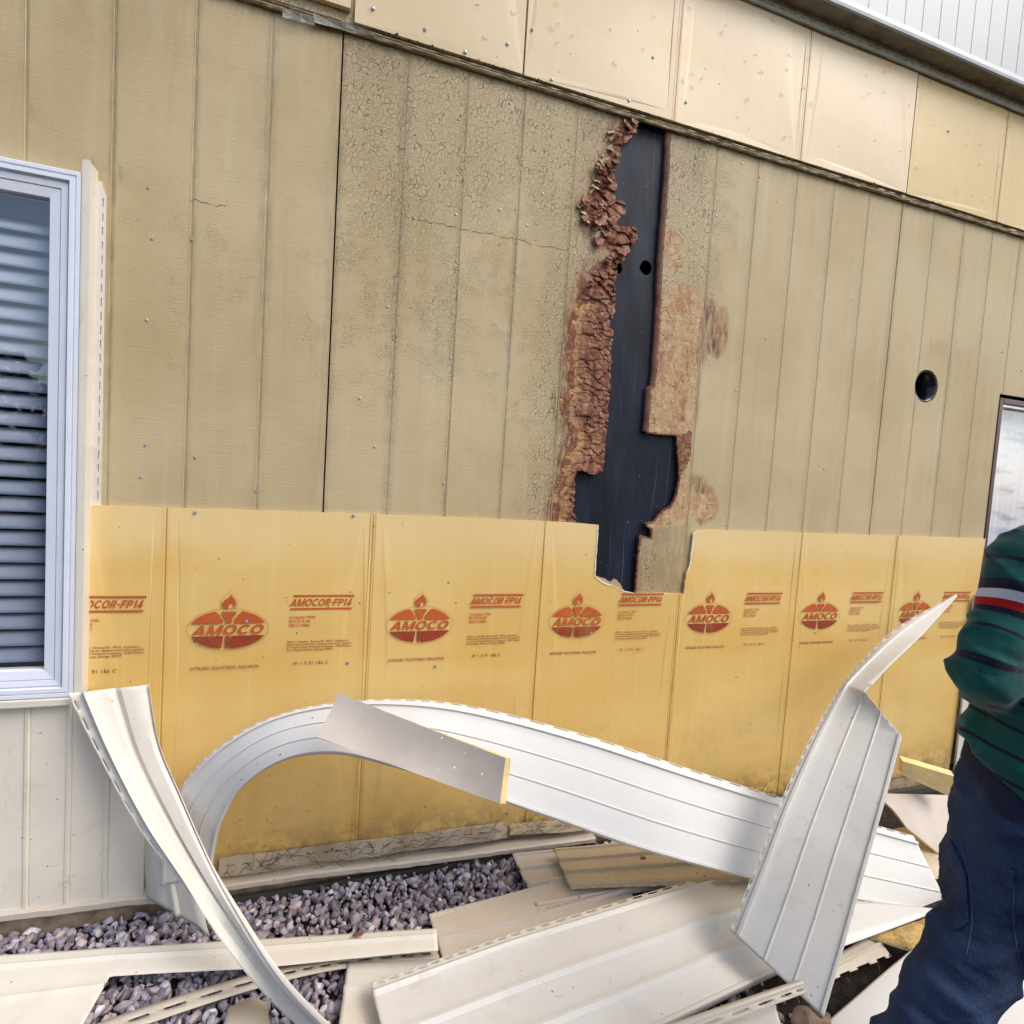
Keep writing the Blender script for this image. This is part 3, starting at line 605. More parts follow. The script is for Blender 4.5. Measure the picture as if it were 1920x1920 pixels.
# ---------------------------------------------------------------- foam boards
def foam(outer, mat, y, label, pts=(), folds=(), name='insulation_board', th=.0):
    base = y
    def yf(x, z):
        o_ = base + .0012*np.sin(x*9+z*2) + .0010*np.sin(z*11+x*4)
        for fx in folds: o_ = o_ + np.where(np.abs(x-fx) < .0022, .0018, 0) - .0007*np.exp(-((x-fx)/.02)**2)
        return o_
    cols = sum([[fx-.03, fx-.01, fx-.0035, fx-.002, fx+.002, fx+.0035, fx+.01, fx+.03] for fx in folds], [])
    o = sheet(name, outer, mat, house, yf, (), cols, pts, -.001, label=label)
    return o
def gp(x0, x1, z0, z1, s): return [(a, b) for a in np.arange(x0, x1, s) for b in np.arange(z0, z1, s)]
fnotch = [wx(*q) for q in [(1120,984),(1114,1078),(1128,1090),(1145,1096),(1165,1106),(1192,1112),(1240,1111),(1279,1112),(1284,1072),(1290,1060),(1297,1000),(1303,994)]]
ztop = lambda x: 1.219+.004*math.sin(x*2.3)
top = [(x, ztop(x)) for x in np.arange(-.385, fnotch[0][0]-.05, .12)] + ragged(fnotch, .002, .012, 9) + [(x, ztop(x)-.002) for x in np.arange(fnotch[-1][0]+.08, 3.5, .12)] + [(3.505, 1.221)]
outer = [(-.385, .0)] + top + [(3.425, .0)]
lower_foam = foam(outer, M['foam'], -.0095, 'yellow foam board printed with torch logos', gp(-.3,3.4,.05,1.2,.08), [-.183,.430,1.057,1.676,2.293,2.876])
# white broken rim of the notch
rim = MB(); rr_ = ragged(fnotch, .002, .012, 9)
v = []
for i, (x, z) in enumerate(rr_): 
    wd = .003+.004*abs(mnoise.noise(Vector((x*40, z*40, 0)))); nx = -1 if i < 12 else 0
    v += [(x, -.0112, z), (x-(wd if i < 22 else -wd), -.0114, z-wd*.9)]
rim.add(v, [(2*i, 2*i+1, 2*i+3, 2*i+2) for i in range(len(rr_)-1)])
rim.build('broken_rim', mat_plain('white torn film', (.82,.82,.72), .6), lower_foam, label='white torn edge of the notch')
ufz0 = lambda x: ZB+.034
US = 3.36
boards = [(.300, .861), (.869, 2.703), (2.711, 5.0)]
for bi, (a, b) in enumerate(boards):
    fs = [f for f in (1.474, 2.093, 3.316) if a < f < b]
    foam([(a, ZB+.030),(a, 3.9),(b, 3.9),(b, ZB+.030+(.0 if bi else .0))], M['foam_up2' if bi == 2 else 'foam_up'], -.0125+.002*bi, ['short pale foam board beside the dark crackled patch','long pale foam board above the rotten gap','yellow foam board right of the dark vertical joint'][bi], gp(a+.03, b-.02, ZB+.06, 3.5, .09), fs)
o = foam([(-1.2, wx(600,10)[1]+.012),(-1.2,3.9),(.286,3.9),(.286, wx(650,22)[1])], M['foam_up'], -.020, 'foam board corner at the top edge', gp(-1.1,.25,2.95,3.8,.1), [])
# staple and hammer marks
sc = MB()
for k in range(80):
    x = random.uniform(.4, 3.6); z = random.uniform(ZB+.08, 3.3); r = random.uniform(.006,.011); a0 = random.uniform(0, 3); y = -.0148
    pts_ = [(x+r*math.cos(a0+t*.45), y, z+r*.7*math.sin(a0+t*.45)) for t in range(random.randint(5,10))]
    sc.tube(pts_, .0007, 4)
sc.build('hammer_marks', mat_plain('crease brown', (.45,.27,.12), .7), house, kind='stuff', label='curved hammer dents in the pale foam')

# ---------------------------------------------------------------- printing on the foam
def text_poly(body, size, shear=0, offset=0, xs=1.0, spacing=1.0, align='LEFT', lh=1.0):
    cu = bpy.data.curves.new('t', 'FONT'); cu.body = body; cu.size = size; cu.shear = shear; cu.offset = offset; cu.space_character = spacing; cu.align_x = align; cu.space_line = lh; cu.resolution_u = 3
    ob = bpy.data.objects.new('t', cu); C.objects.link(ob); dg = bpy.context.evaluated_depsgraph_get(); me = ob.evaluated_get(dg).to_mesh()
    v = [(p.co.x*xs, p.co.y) for p in me.vertices]; f = [tuple(q.vertices) for q in me.polygons]; ob.evaluated_get(dg).to_mesh_clear(); bpy.data.objects.remove(ob); return v, f
def fit_text(body, x0, x1, zc, h, shear=0, offset=0, spacing=1.0, lh=1.0, multi=False):
    v, f = text_poly(body, 1.0, shear, offset, 1, spacing, lh=lh); a = np.array(v); lo, hi = a.min(0), a.max(0)
    sx = (x1-x0)/(hi[0]-lo[0]); sz = h/(hi[1]-lo[1]) ; a = (a-lo)*[sx, sz]+[x0, zc-h/2]
    return a, f
YP = -.0128
def ytop(x, z): return YP
def emit(mb, a, f, cx0, y=YP): mb.add([(x+cx0, y, z) for x, z in a], f)
def clip_poly_half(pts, n, c):
    """clip polygon by n.p <= c"""
    out = []
    for i in range(len(pts)):
        p, q = np.array(pts[i]), np.array(pts[(i+1) % len(pts)]); dp, dq = n@p-c, n@q-c
        if dp <= 0: out.append(tuple(p))
        if (dp < 0) != (dq < 0) and dp != dq: t = dp/(dp-dq); out.append(tuple(p+(q-p)*t))
    return out
def ell(cx, cz, rx, rz, n=72): return [(cx+rx*math.cos(2*math.pi*i/n), cz+rz*math.sin(2*math.pi*i/n)) for i in range(n)]
def outline(mb, pts, wd, cx0, y=YP, closed=True):
    n = len(pts); v = []
    for i in range(n):
        a = Vector(pts[(i-1) % n] if closed or i else pts[i]); b = Vector(pts[(i+1) % n] if closed or i < n-1 else pts[i]); t = (b-a).normalized(); nn = Vector((-t.y, t.x))*wd/2; p = Vector(pts[i])
        v += [(p.x+nn.x+cx0, y, p.y+nn.y), (p.x-nn.x+cx0, y, p.y-nn.y)]
    mb.add(v, [(2*i, 2*i+1, (2*i+3) % (2*n), (2*i+2) % (2*n)) for i in range(n if closed else n-1)])
def glyph(ch):
    t = .25; Q = []
    def ringq(cx, cz, rx, rz, a0, a1, n=22, tx=.26, tz=.20):
        v = []
        for i in range(n+1):
            a = a0+(a1-a0)*i/n; v.append(((cx+rx*math.cos(a), cz+rz*math.sin(a)), (cx+(rx-tx)*math.cos(a), cz+(rz-tz)*math.sin(a))))
        for i in range(n): Q.append([v[i][0], v[i+1][0], v[i+1][1], v[i][1]])
    bar = lambda x0, z0, x1, z1: Q.append([(x0,z0),(x1,z0),(x1,z1),(x0,z1)])
    W = 1.0
    if ch == 'A': Q += [[(0,0),(.30,0),(.66,1),(.42,1)], [(.78,0),(1.06,0),(.70,1),(.45,1)]]; bar(.22,.18,.85,.36); W = 1.06
    elif ch == 'M': bar(0,0,.25,1); bar(.95,0,1.20,1); Q += [[(.0,1),(.30,1),(.70,.0),(.50,.0)], [(1.20,1),(.90,1),(.50,.0),(.70,.0)]]; W = 1.2
    elif ch == 'O': ringq(.55,.5,.55,.52,0,2*math.pi,32); W = 1.1
    elif ch == 'C': ringq(.55,.5,.55,.52,.75,2*math.pi-.75,26); W = .98
    elif ch == 'R': bar(0,0,.25,1); ringq(.42,.70,.42,.30,-math.pi/2,math.pi/2,14,.26,.18); bar(.2,.82,.45,1); bar(.2,.40,.45,.58); Q += [[(.34,.42),(.60,.42),(.88,0),(.58,0)]]; W = .88
    elif ch == 'P': bar(0,0,.25,1); ringq(.42,.68,.42,.32,-math.pi/2,math.pi/2,14,.26,.18); bar(.2,.82,.45,1); bar(.2,.36,.45,.54); W = .84
    elif ch == 'F': bar(0,0,.25,1); bar(.2,.82,.78,1); bar(.2,.42,.68,.60); W = .76
    elif ch == '1': bar(.18,0,.43,1); Q += [[(0,.72),(.2,.72),(.3,1),(.18,1)]]; W = .46
    elif ch == '4': bar(.46,0,.70,1); bar(0,.20,.84,.38); Q += [[(0,.22),(.24,.30),(.60,1),(.46,1)]]; W = .86
    elif ch == '-': bar(0,.38,.36,.56); W = .38
    elif ch == '.': W = .1
    return Q, W
def heavy(mb, s, x0, x1, zc, h, shear, cx0, gap=.13):
    x = 0; items = []
    for ch in s: Q, W = glyph(ch); items += [[(a+x, b) for a, b in q] for q in Q]; x += W+gap
    tot = x-gap; sx = (x1-x0-shear*h)/tot
    for k, q in enumerate(items): mb.add([(cx0+x0+a*sx+b*h*shear, YP-.00012*(k % 5)-.0001, zc-h/2+b*h) for a, b in q], [(0,1,2,3)])
LC = .836
def logo(cx0, txt_only=False):
    lg = MB(); lo = MB(); ol = MB(); rx, rz = .112, .062
    # torch outline shape: bowl, stem
    tz = LC+rz
    E_ = ell(0, LC, rx, rz)
    topc = clip_poly_half(E_, np.array([0,-1.]), -(LC+.0195)); botc = clip_poly_half(E_, np.array([0,1.]), LC-.0215)
    def cut_x(poly, x0, x1, skew):
        L_ = clip_poly_half(poly, np.array([1., -skew]), x0-skew*LC); R2 = clip_poly_half(poly, np.array([-1., skew]), -(x1-skew*LC)); return L_, R2
    # upper half split round the torch bowl
    L_, R2 = cut_x(topc, -.0175, .0175, 0.0)
    # follow the funnel: two trapezoids each side
    def funnel(side):
        pts_ = [p for p in (L_ if side < 0 else R2)]
        return pts_
    for side in (-1, 1):
        base = clip_poly_half(topc, np.array([-side*1., 0]), -.0165)      # beyond the stem channel
        hi = clip_poly_half(base, np.array([0,-1.]), -(LC+.036)); low = clip_poly_half(base, np.array([0,1.]), LC+.036)
        hi = clip_poly_half(hi, np.array([-side*1., 1.0]), -.0165*1+ (LC+.036)) if len(hi) > 2 else hi
        hi = clip_poly_half(hi, np.array([-side*1., 0]), -.0245) if len(hi) > 2 else hi
        for pl in (low, hi):
            if len(pl) > 2: lg.add([(x+cx0, YP, z) for x, z in pl], [tuple(range(len(pl)))])
    # torch bowl and stem
    bowl = [(-.024,LC+.057),(.024,LC+.057),(.022,LC+.049),(.0105,LC+.034),(.0095,LC+.0195),(-.0095,LC+.0195),(-.0105,LC+.034),(-.022,LC+.049)]
    lg.add([(x*.9+cx0, YP, z) for x, z in bowl], [tuple(range(8))])
    L_, R2 = cut_x(botc, -.0125, .0105, .12)
    for pl in (L_, R2): lo.add([(x+cx0, YP, z) for x, z in pl], [tuple(range(len(pl)))])
    stem = [(-.0060,LC-.0215),(.0090,LC-.0215),(.0030,LC-.0605),(-.0050,LC-.0605)]
    lo.add([(x-.003+cx0, YP, z) for x, z in stem], [(0,1,2,3)])
    # flame: two curled drops
    f1 = [(0,.052),(.007,.041),(.0135,.031),(.0165,.020),(.014,.010),(.006,.004),(.010,.012),(.010,.018),(.004,.024),(.0005,.016),(-.003,.010),(-.0005,.002),(-.010,.004),(-.0175,.013),(-.018,.022),(-.011,.031),(-.003,.038),(.002,.044)]
    vv = [Vector((a*1.2, b*1.0+LC+.0655-.002, 0)) for a, b in f1]
    from mathutils.geometry import tessellate_polygon
    lg.add([(p.x+cx0, YP, p.y) for p in vv], [tuple(t) for t in tessellate_polygon([vv])])
    drop = [(.0, .061)] + [(.0225*math.sin(t), .021-.0215*math.cos(t)) for t in np.linspace(2.1, -2.1, 16)]
    outline(ol, [(a*1.12, b+LC+.064) for a, b in drop], .0011, cx0)
    outline(ol, ell(0, LC, rx+.0055, rz+.0055), .0012, cx0)
    heavy(lg, 'AMOCO', -.104, .108, LC-.0010, .0305, .36, cx0)
    return lg, lo, ol
def writing(cx0):
    out = []
    x0, x1 = .183, .378
    wb = MB(); wb.box((cx0+x0+.006, YP-.0001, .939),(cx0+x1+.004, YP, .9455)); wb.box((cx0+x0-.002, YP-.0001, .8955),(cx0+x1-.004, YP, .902))
    heavy(wb, 'AMOCOR-FP14', x0-.004, x1, .9205, .0240, .30, cx0, .12); out.append(('product_name', wb, 'print'))
    for nm, s_, a0, a1, zc, h, sh, of, sp, mt in (('approval_text','Complies With:\nBOCA 8140\nSBCCI 8460', .179, .262, .858, .038, .12, .006, 1.0, 'print'),
        ('small_print','Before  installing  Amocor\u00ae\u2014FP14,  Installation\ninstructions should be obtained from your supplier\nor Amoco Foam Products Company, 2100 Powers\nFerry Road, Atlanta, Georgia 30339.', .174, .380, .774, .037, .2, .006, 1.0, 'ink'),
        ('batch_code','W 1 0 91 186 C', .196, .306, .7155, .0115, .0, .006, 1.25, 'ink'),
        ('caption','EXTRUDED  POLYSTYRENE  INSULATION', -.105, .092, .7115, .0105, .18, .010, 1.08, 'ink')):
        a, f = fit_text(s_, a0, a1, zc, h, sh, of, sp, .95); w_ = MB(); emit(w_, a, f, cx0); out.append((nm, w_, mt))
    return out
for k in range(-1, 6):
    c = k*.6096-.001 + (.004 if k > 2 else 0)
    if k >= 0:
        lg, lo, ol = logo(c); mb = MB(); mb.v = list(lg.v); mb.f = list(lg.f); n1 = len(mb.f); mb.add(lo.v, lo.f); n2 = len(mb.f); mb.add(ol.v, ol.f)
        p = mb.build('printed_logo', M['print'], lower_foam); p.data.materials.append(M['ink']); p.data.materials.append(M['outline'])
        for i, po in enumerate(p.data.polygons): po.material_index = 0 if i < n1 else (1 if i < n2 else 2)
    for nm, mb, mt in writing(c):
        if k == -1:      # only what is right of the window trim is on the board
            cen = [sum(mb.v[i][0] for i in f)/len(f) for f in mb.f]; fl_ = [f for f, c_ in zip(mb.f, cen) if c_ > -.372]
            if not fl_: continue
            mb2 = MB(); vmap = {}
            for f in fl_:
                for i in f:
                    if i not in vmap: vmap[i] = len(mb2.v); x, y, z = mb.v[i]; mb2.v.append((max(x, -.383), y, z))
                mb2.f.append(tuple(vmap[i] for i in f))
            mb = mb2
        mb.build(nm, M[mt], lower_foam)

# ---------------------------------------------------------------- nails
nv = []; nf = []; nn = 10
for j, (r, y) in enumerate(((.0046,0),(.0044,-.0012),(.0025,-.0019))):
    for i in range(nn): nv.append((r*math.cos(2*math.pi*i/nn), y, r*math.sin(2*math.pi*i/nn)))
nf = [(j*nn+i, j*nn+(i+1) % nn, (j+1)*nn+(i+1) % nn, (j+1)*nn+i) for j in range(2) for i in range(nn)] + [tuple(range(2*nn, 3*nn))]
nail_me = bpy.data.meshes.new('nail'); nail_me.from_pydata(nv, [], nf); nail_me.materials.append(M['steel'])
def nail(px, py, y, parent, s=1.0):
    o = bpy.data.objects.new('nail', nail_me); C.objects.link(o); p = at_y(px, py, y); o.location = p; o.scale = (s,s,s); o.rotation_euler = (random.uniform(-.2,.2), random.uniform(0,3), random.uniform(-.3,.3)); o.parent = parent
def sid_of(px, py):
    x = wx(px, py)[0]
    for i in range(len(seams)-1):
        if seams[i] <= x < seams[i+1]: return sidings[i]
for (a, b) in [(278,352),(285,448),(359,450),(276,600),(365,858),(272,835),(264,895),(480,922),(686,398),(776,409),(690,137),(956,193),(1040,205),(1018,363),(938,393),(855,402),(989,423),(1077,475),(727,575),(845,671),(675,747),(703,838),(832,907),(1002,905),(362,961),(1381,732),(1344,405),(1392,306),(1425,332),(1362,985),(1436,635),(1600,560),(1545,880),(1880,660),(1915,695)]: nail(a, b, -.0002, sid_of(a, b))
for (a, b) in [(816,1250),(652,1243),(463,1165),(1108,1187),(1528,1187),(745,1350),(962,1345),(951,1525),(663,967),(366,961)]: nail(a, b, -.0115, lower_foam, 1.15)
upf = [o for o in house.children if o.get('label', '').startswith('short pale')] + [o for o in house.children if o.get('label', '').startswith('long pale')] + [o for o in house.children if o.get('label', '').startswith('yellow foam board right')]
for (a, b) in [(700,15),(797,55),(873,97),(952,82)]: nail(a, b, -.0140, upf[0], 1.3)
for (a, b) in [(998,55),(1035,148),(1225,107),(1180,188),(1287,191)]: nail(a, b, -.0122, upf[1], 1.2)
for (a, b) in [(1745,152),(1831,185),(1780,245)]: nail(a, b, -.0100, upf[2], 1.2)

# ---------------------------------------------------------------- upper gable wall with grooved white siding
gz = 3.30
gx0, gx1, gzt = -3.0, 5.4, 4.1
v = []; f = []; xs = []
x = gx0
while x < gx1:
    xs += [(x, 0), (x+.092, 0), (x+.094, .0012), (x+.100, .0012), (x+.102, 0)]; x += .102
n_ = len(xs)
for (xx, d) in xs: v += [(xx, -.082+d, gz+.085), (xx, -.082+d, gzt)]
f = [(2*i, 2*i+2, 2*i+3, 2*i+1) for i in range(n_-1)]
g_ = mesh_obj('gable_siding', v, f, M['gable'], house, label='white grooved siding at the top right corner')
strip_profile('gable_trim', [(-.012,.003),(-.020,.001),(-.0205,.050),(-.030,.052),(-.070,.052),(-.0862,.046)], gx0, gx1, lambda x: gz, M['gtrim'], house, .0006, label='dark shade-painted trim under the white gable siding')
strip_profile('gable_nose', [(-.0865,.046),(-.0935,.050),(-.095,.062),(-.093,.082),(-.083,.090)], gx0, gx1, lambda x: gz, M['gable'], house, .0004, label='rounded white lower edge of the gable siding')
hs = []; x = 1.6
while x < 5.0: hs.append([(x,gz+.018),(x+.030,gz+.018),(x+.030,gz+.024),(x,gz+.024)]); x += .052
sheet('slotted_flange', [(1.4,gz+.004),(5.2,gz+.004),(5.2,gz+.031),(1.4,gz+.031)], mat_plain('grey flange', (.36,.35,.28), .6, var=.2), house, lambda x, z: np.full(len(x), -.0215), hs, (), (), -.0206, label='slotted flange under the gable trim')
o = MB(); o.box((gx0,-.0222,gz+.032),(gx1,-.0206,gz+.050)); o.build('trim_shade_strip', M['flash'], house)  # solid dark strip standing in for the shade beneath the trim

# ---------------------------------------------------------------- windows
def frame_rect(mb, x0, x1, z0, z1, w_, y0, y1):
    mb.box((x0,y0,z0),(x0+w_,y1,z1)); mb.box((x1-w_,y0,z0),(x1,y1,z1)); mb.box((x0+w_,y0,z0),(x1-w_,y1,z0+w_)); mb.box((x0+w_,y0,z1-w_),(x1-w_,y1,z1))
def mitred(mb, x0, x1, z0, z1, prof):
    """frame swept round a rectangle; prof = (inset, y) list"""
    v = []
    for (d, y) in prof: v += [(x0+d,y,z0+d),(x1-d,y,z0+d),(x1-d,y,z1-d),(x0+d,y,z1-d)]
    mb.add(v, [(4*i+j, 4*i+(j+1) % 4, 4*i+4+(j+1) % 4, 4*i+4+j) for i in range(len(prof)-1) for j in range(4)])
win = empty('window', (0,0,0)); win.parent = house; win['label'] = 'white vinyl window with blue grey blinds'
ox0, ox1, oz0, oz1 = -1.30, -.396, .655, 2.140
mb = MB(); mitred(mb, ox0, ox1, oz0, oz1, [(0,.02),(0,-.046),(.003,-.050),(.012,-.050),(.013,-.046),(.016,-.046),(.017,-.050),(.028,-.050),(.030,-.038),(.0335,-.036),(.035,-.042),(.050,-.040),(.0505,-.034),(.053,-.034),(.0535,-.038),(.078,-.034),(.080,-.028),(.080,.0)])
mb.build('frame', M['white'], win)
gx0_, gx1_, gz0_, gz1_ = ox0+.080, ox1-.080, oz0+.080, oz1-.080
mb = MB(); mb.add([(gx0_,-.019,gz0_),(gx1_,-.019,gz0_),(gx1_,-.019,gz1_),(gx0_,-.019,gz1_)], [(0,1,2,3)]); mb.build('pane', M['glass'], win)
mb = MB(); z = gz0_+.012
while z < gz1_-.07:
    pr = [(-.012, -.0), (-.006, .0025), (.004, .002), (.012, -.003)]
    v = []
    for j in range(6):
        t = j/5; yy = .012+(t-.5)*.016; zz = z+(t)*.041+.003*math.sin(t*math.pi)+.0006*math.sin(z*60); v += [(gx0_, yy, zz), (gx1_, yy, zz)]
    mb.add(v, [(2*j, 2*j+1, 2*j+3, 2*j+2) for j in range(5)]); z += .049
bl = mb.build('blind', M['blind'], win, smooth=True, label='closed blue grey horizontal slats'); bl.modifiers.new('s','SOLIDIFY').thickness = .0012
mb = MB(); mb.box((gx0_,.0,gz1_-.055),(gx1_,.03,gz1_)); mb.build('blind_head', M['room'], win); mb = MB(); mb.box((gx0_,.004,gz0_),(gx1_,.02,gz0_+.010)); mb.build('bottom_rail', M['room'], win)
# cream J trim on the right of the window, flange with nail slots
mb = MB(); jx = ox1+.001
mb.box((jx,-.052,.66),(jx+.003,.0,oz1+.03)); mb.box((jx+.003,-.0525,.665),(jx+.019,-.0495,oz1+.034)); mb.box((jx+.016,-.0494,.66),(jx+.019,-.001,oz1+.03))
mb.build('side_trim', M['vinyl'], win, label='cream channel down the right of the window')
outer_ = [(jx+.019,.9),(jx+.019,oz1+.005),(jx+.030,oz1+.003),(jx+.031,oz1-.012),(jx+.040,oz1-.032),(jx+.0405,.9)]
hs = []; z = 1.235
while z < oz1-.05: hs.append([(jx+.031,z),(jx+.0338,z),(jx+.0338,z+.023),(jx+.031,z+.023)]); z += .040
sheet('nailing_flange', outer_, M['vinyl_w2'], win, lambda x, z: np.full(len(x), -.0030), hs, (), (), -.0002, label='slotted cream flange beside the window')
mb = MB(); mb.box((-1.35,-.055,.632),(ox1-.006,.0,.654)); bevel(mb.build('bottom_trim', M['vinyl'], win), .003)
# right window
w2 = empty('window', (0,0,0)); w2.parent = house; w2['label'] = 'brown framed window behind the person'
mb = MB(); frame_rect(mb, WX0+.002, WX1-.002, WZ0, WZ1-.020, .028, -.004, .07); bevel(mb.build('frame', M['brown'], w2), .003)
mb = MB(); frame_rect(mb, WX0+.031, WX1-.031, WZ0+.03, WZ1-.05, .012, .004, .06); mb.build('sash', mat_plain('silver sash', (.55,.50,.56), .25, .5), w2)
mb = MB(); mb.add([(WX0+.043,.030,WZ0+.04),(WX1-.043,.030,WZ0+.04),(WX1-.043,.030,WZ1-.062),(WX0+.043,.030,WZ1-.062)], [(0,1,2,3)]); mb.build('pane', M['glass'], w2)
g = NT('pale curtain'); p = g.pos; nz = g.noise(g.scale(p, (3,1,13)), 1, 3, .5)
cur = g.done(g.mix(g.step(nz, .5, .68), (.86,.90,.98), (.42,.50,.66)), .7, g.bump(g.noise(g.scale(p,(30,1,2)), 1, 2), .4, .02))
mb = MB(); mb.box((WX0+.03,.075,WZ0+.03),(WX1-.03,.09,WZ1-.05)); mb.build('curtain', cur, w2)

# ---------------------------------------------------------------- siding still on the wall below both windows, base trims
def ribbed(name, x0, x1, z0, z1, ribs, y, mat, label, tilt=0):
    xs = [x0]
    pr = []
    for r in ribs: pr += [(r-.008, 0), (r-.005, -.004), (r+.003, -.005), (r+.006, .003), (r+.009, 0)]
    pr = [(x0, .01), (x0, 0)] + pr + [(x1, 0), (x1, .012)]
    v = []; nz = 8
    for (xx, d) in pr:
        for j in range(nz+1): z = z0+(z1-z0)*j/nz; v.append((xx, y+d+.0012*math.sin(z*7+xx*5), z))
    n1 = nz+1
    f = [(i*n1+j, (i+1)*n1+j, (i+1)*n1+j+1, i*n1+j+1) for i in range(len(pr)-1) for j in range(nz)]
    return mesh_obj(name, v, f, mat, house, False, label=label)
def ribx(px): return at_y(px, 1500, -.03).x
ribbed('vertical_siding', -1.7, at_y(270,1600,-.03).x, -.012, .632, [ribx(50)-.309, ribx(50)-.206, ribx(50)-.103, ribx(50), ribx(128), ribx(200)], -.030, M['vinyl'], 'cream vertical siding below the white window')
ribbed('vertical_siding', 3.44, 5.1, -.02, .93, [3.55+.103*k for k in range(14)], -.028, M['vinyl'], 'cream corner siding right of the yellow foam')
# base channel, sagging at places
def sag(x): return -.026+.006*math.sin(x*3.1+.6)+.004*math.sin(x*7.3)
def px_curve(pts, y): 
    w_ = [wx(*p, y) for p in pts]; X = [a for a, b in w_]; Z = [b for a, b in w_]; return lambda x: float(np.interp(x, X, Z))
zc1 = px_curve([(0,1718),(120,1704),(240,1688),(320,1684),(345,1690)], -.04)
strip_profile('base_trim', [(.0,.012),(-.012,.012),(-.040,.010),(-.046,.005),(-.046,-.012),(-.040,-.016),(-.01,-.016),(.0,-.016)], -1.7, wx(338,1690,-.04)[0], zc1, M['vinyl_b'], house, .0008, label='cream channel below the vertical siding')
zc2 = px_curve([(415,1660),(600,1634),(760,1616),(945,1592),(960,1590),(1116,1570)], -.04)
strip_profile('base_trim', [(.0,.006),(-.012,.004),(-.040,.002),(-.046,-.003),(-.046,-.017),(-.040,-.021),(-.01,-.020),(.0,-.018)], wx(410,1660,-.04)[0], wx(1116,1572,-.04)[0], zc2, M['vinyl_b'], house, .0014, label='bent cream channel along the wall base')
# starter strip with slots, warped
def slot_strip(x0, x1, zf, h, y, mat, label):
    holes = []; x = x0+.02
    while x < x1-.05: holes.append([(x,h*.55),(x+.026,h*.55),(x+.026,h*.55+.0035),(x,h*.55+.0035)]); x += .050
    outer = [(x, 0.) for x in np.arange(x0, x1, .03)]+[(x1,0.),(x1,h)]+[(x, h+.004*mnoise.noise(Vector((x*9,0,0)))) for x in np.arange(x1-.01, x0, -.03)]+[(x0,h)]
    o = sheet('starter_strip', outer, mat, house, lambda xx, zz: y-.004*np.sin(xx*17)-.010*(1-zz/h), holes, (), [(a, b) for a in np.arange(x0, x1, .02) for b in (h*.3, h*.75)], y+.003, label=label)
    for v in o.data.vertices: v.co.z += zf(v.co.x)
    return o
zc3 = px_curve([(415,1636),(600,1611),(760,1590),(945,1565),(1116,1553)], -.02)
slot_strip(wx(410,1640,-.02)[0], wx(950,1565,-.02)[0], lambda x: zc3(x)-.008, .056, -.020, M['vinyl_g'], 'grimy slotted starter strip')
slot_strip(wx(955,1565,-.02)[0], wx(1116,1550,-.02)[0], lambda x: zc3(x)+.004, .040, -.024, M['vinyl_d'], 'short slotted strip end')
mb = MB(); mb.box((-3.9,.004,-.30),(5.2,.10,-.0)); mb.build('foundation', M['conc'], house, label='stained foundation strip')
mb = MB(); mb.box((wx(395,1650)[0],-.030,-.10),(3.4,-.010,-.062)); 
bevel(mb.build('foot_strip', M['dark'], house), .004)  # narrow dark strip along the wall foot
# flaky dirt and old roots on the foam foot
rt = MB()
for k in range(150):
    x = random.uniform(.03, 1.35) if k < 110 else random.uniform(1.7, 2.4); z = random.uniform(.0, .05); L = random.uniform(.03,.12); a = random.uniform(-.5, 2.8)
    p = [Vector((x, -.030-random.random()*.01, z))]
    for j in range(5): a += random.uniform(-.5,.5); p.append(p[-1]+Vector((math.cos(a)*L/5, random.uniform(-.002,.002), math.sin(a)*L/5*.7)))
    rt.tube(p, .0007, 4)
rt.build('dry_roots', M['dark'], house, kind='stuff', label='thin dry roots on the wall base')

# ================================================================ GROUND
def grid_mesh(name, xs, ys, zf, mat, **k):
    v = [(x, y, zf(x, y)) for x in xs for y in ys]; n = len(ys)
    f = [(i*n+j, (i+1)*n+j, (i+1)*n+j+1, i*n+j+1) for i in range(len(xs)-1) for j in range(n-1)]
    return mesh_obj(name, v, f, mat, None, True, **k)
gx = np.concatenate([[-60,-20,-8,-4], np.arange(-2,3.6,.05), [4,6,10,30,60]]); gy = np.concatenate([[-80,-30,-12,-5,-3], np.arange(-2,.05,.05), [.2]])
grid_mesh('ground', gx, gy, lambda x, y: GZ-.020+.010*mnoise.noise(Vector((x*4,y*4,0))), M['soil'], kind='structure', label='dark soil ground below the gravel')
def stone_shape(seed):
    r_ = random.Random(seed); bm = bmesh.new()
    for i in range(15):
        v = Vector((r_.gauss(0,1), r_.gauss(0,1), r_.gauss(0,1))).normalized(); v = Vector((v.x*1.15, v.y*.9, v.z*.62))*r_.uniform(.8,1.0); bm.verts.new(v)
    res = bmesh.ops.convex_hull(bm, input=bm.verts); 
    for v in [e for e in res['geom_interior'] if isinstance(e, bmesh.types.BMVert)]: bm.verts.remove(v)
    bmesh.ops.bevel(bm, geom=list(bm.edges), offset=.035, segments=1, affect='EDGES', profile=.6)
    bmesh.ops.triangulate(bm, faces=bm.faces); bm.verts.index_update()
    V = np.array([v.co[:] for v in bm.verts]); F = np.array([[v.index for v in f.verts] for f in bm.faces]); bm.free(); return V, F
shapes = [stone_shape(i) for i in range(14)]
AV, AF, AT, AH = [], [], [], []; off = 0
def rotm(rnd):
    q = rnd.normal(size=4); q /= np.linalg.norm(q); a,b,c,d = q
    return np.array([[1-2*(c*c+d*d),2*(b*c-a*d),2*(b*d+a*c)],[2*(b*c+a*d),1-2*(b*b+d*d),2*(c*d-a*b)],[2*(b*d-a*c),2*(c*d+a*b),1-2*(b*b+c*c)]])
cnt = 0
sp_ = .021
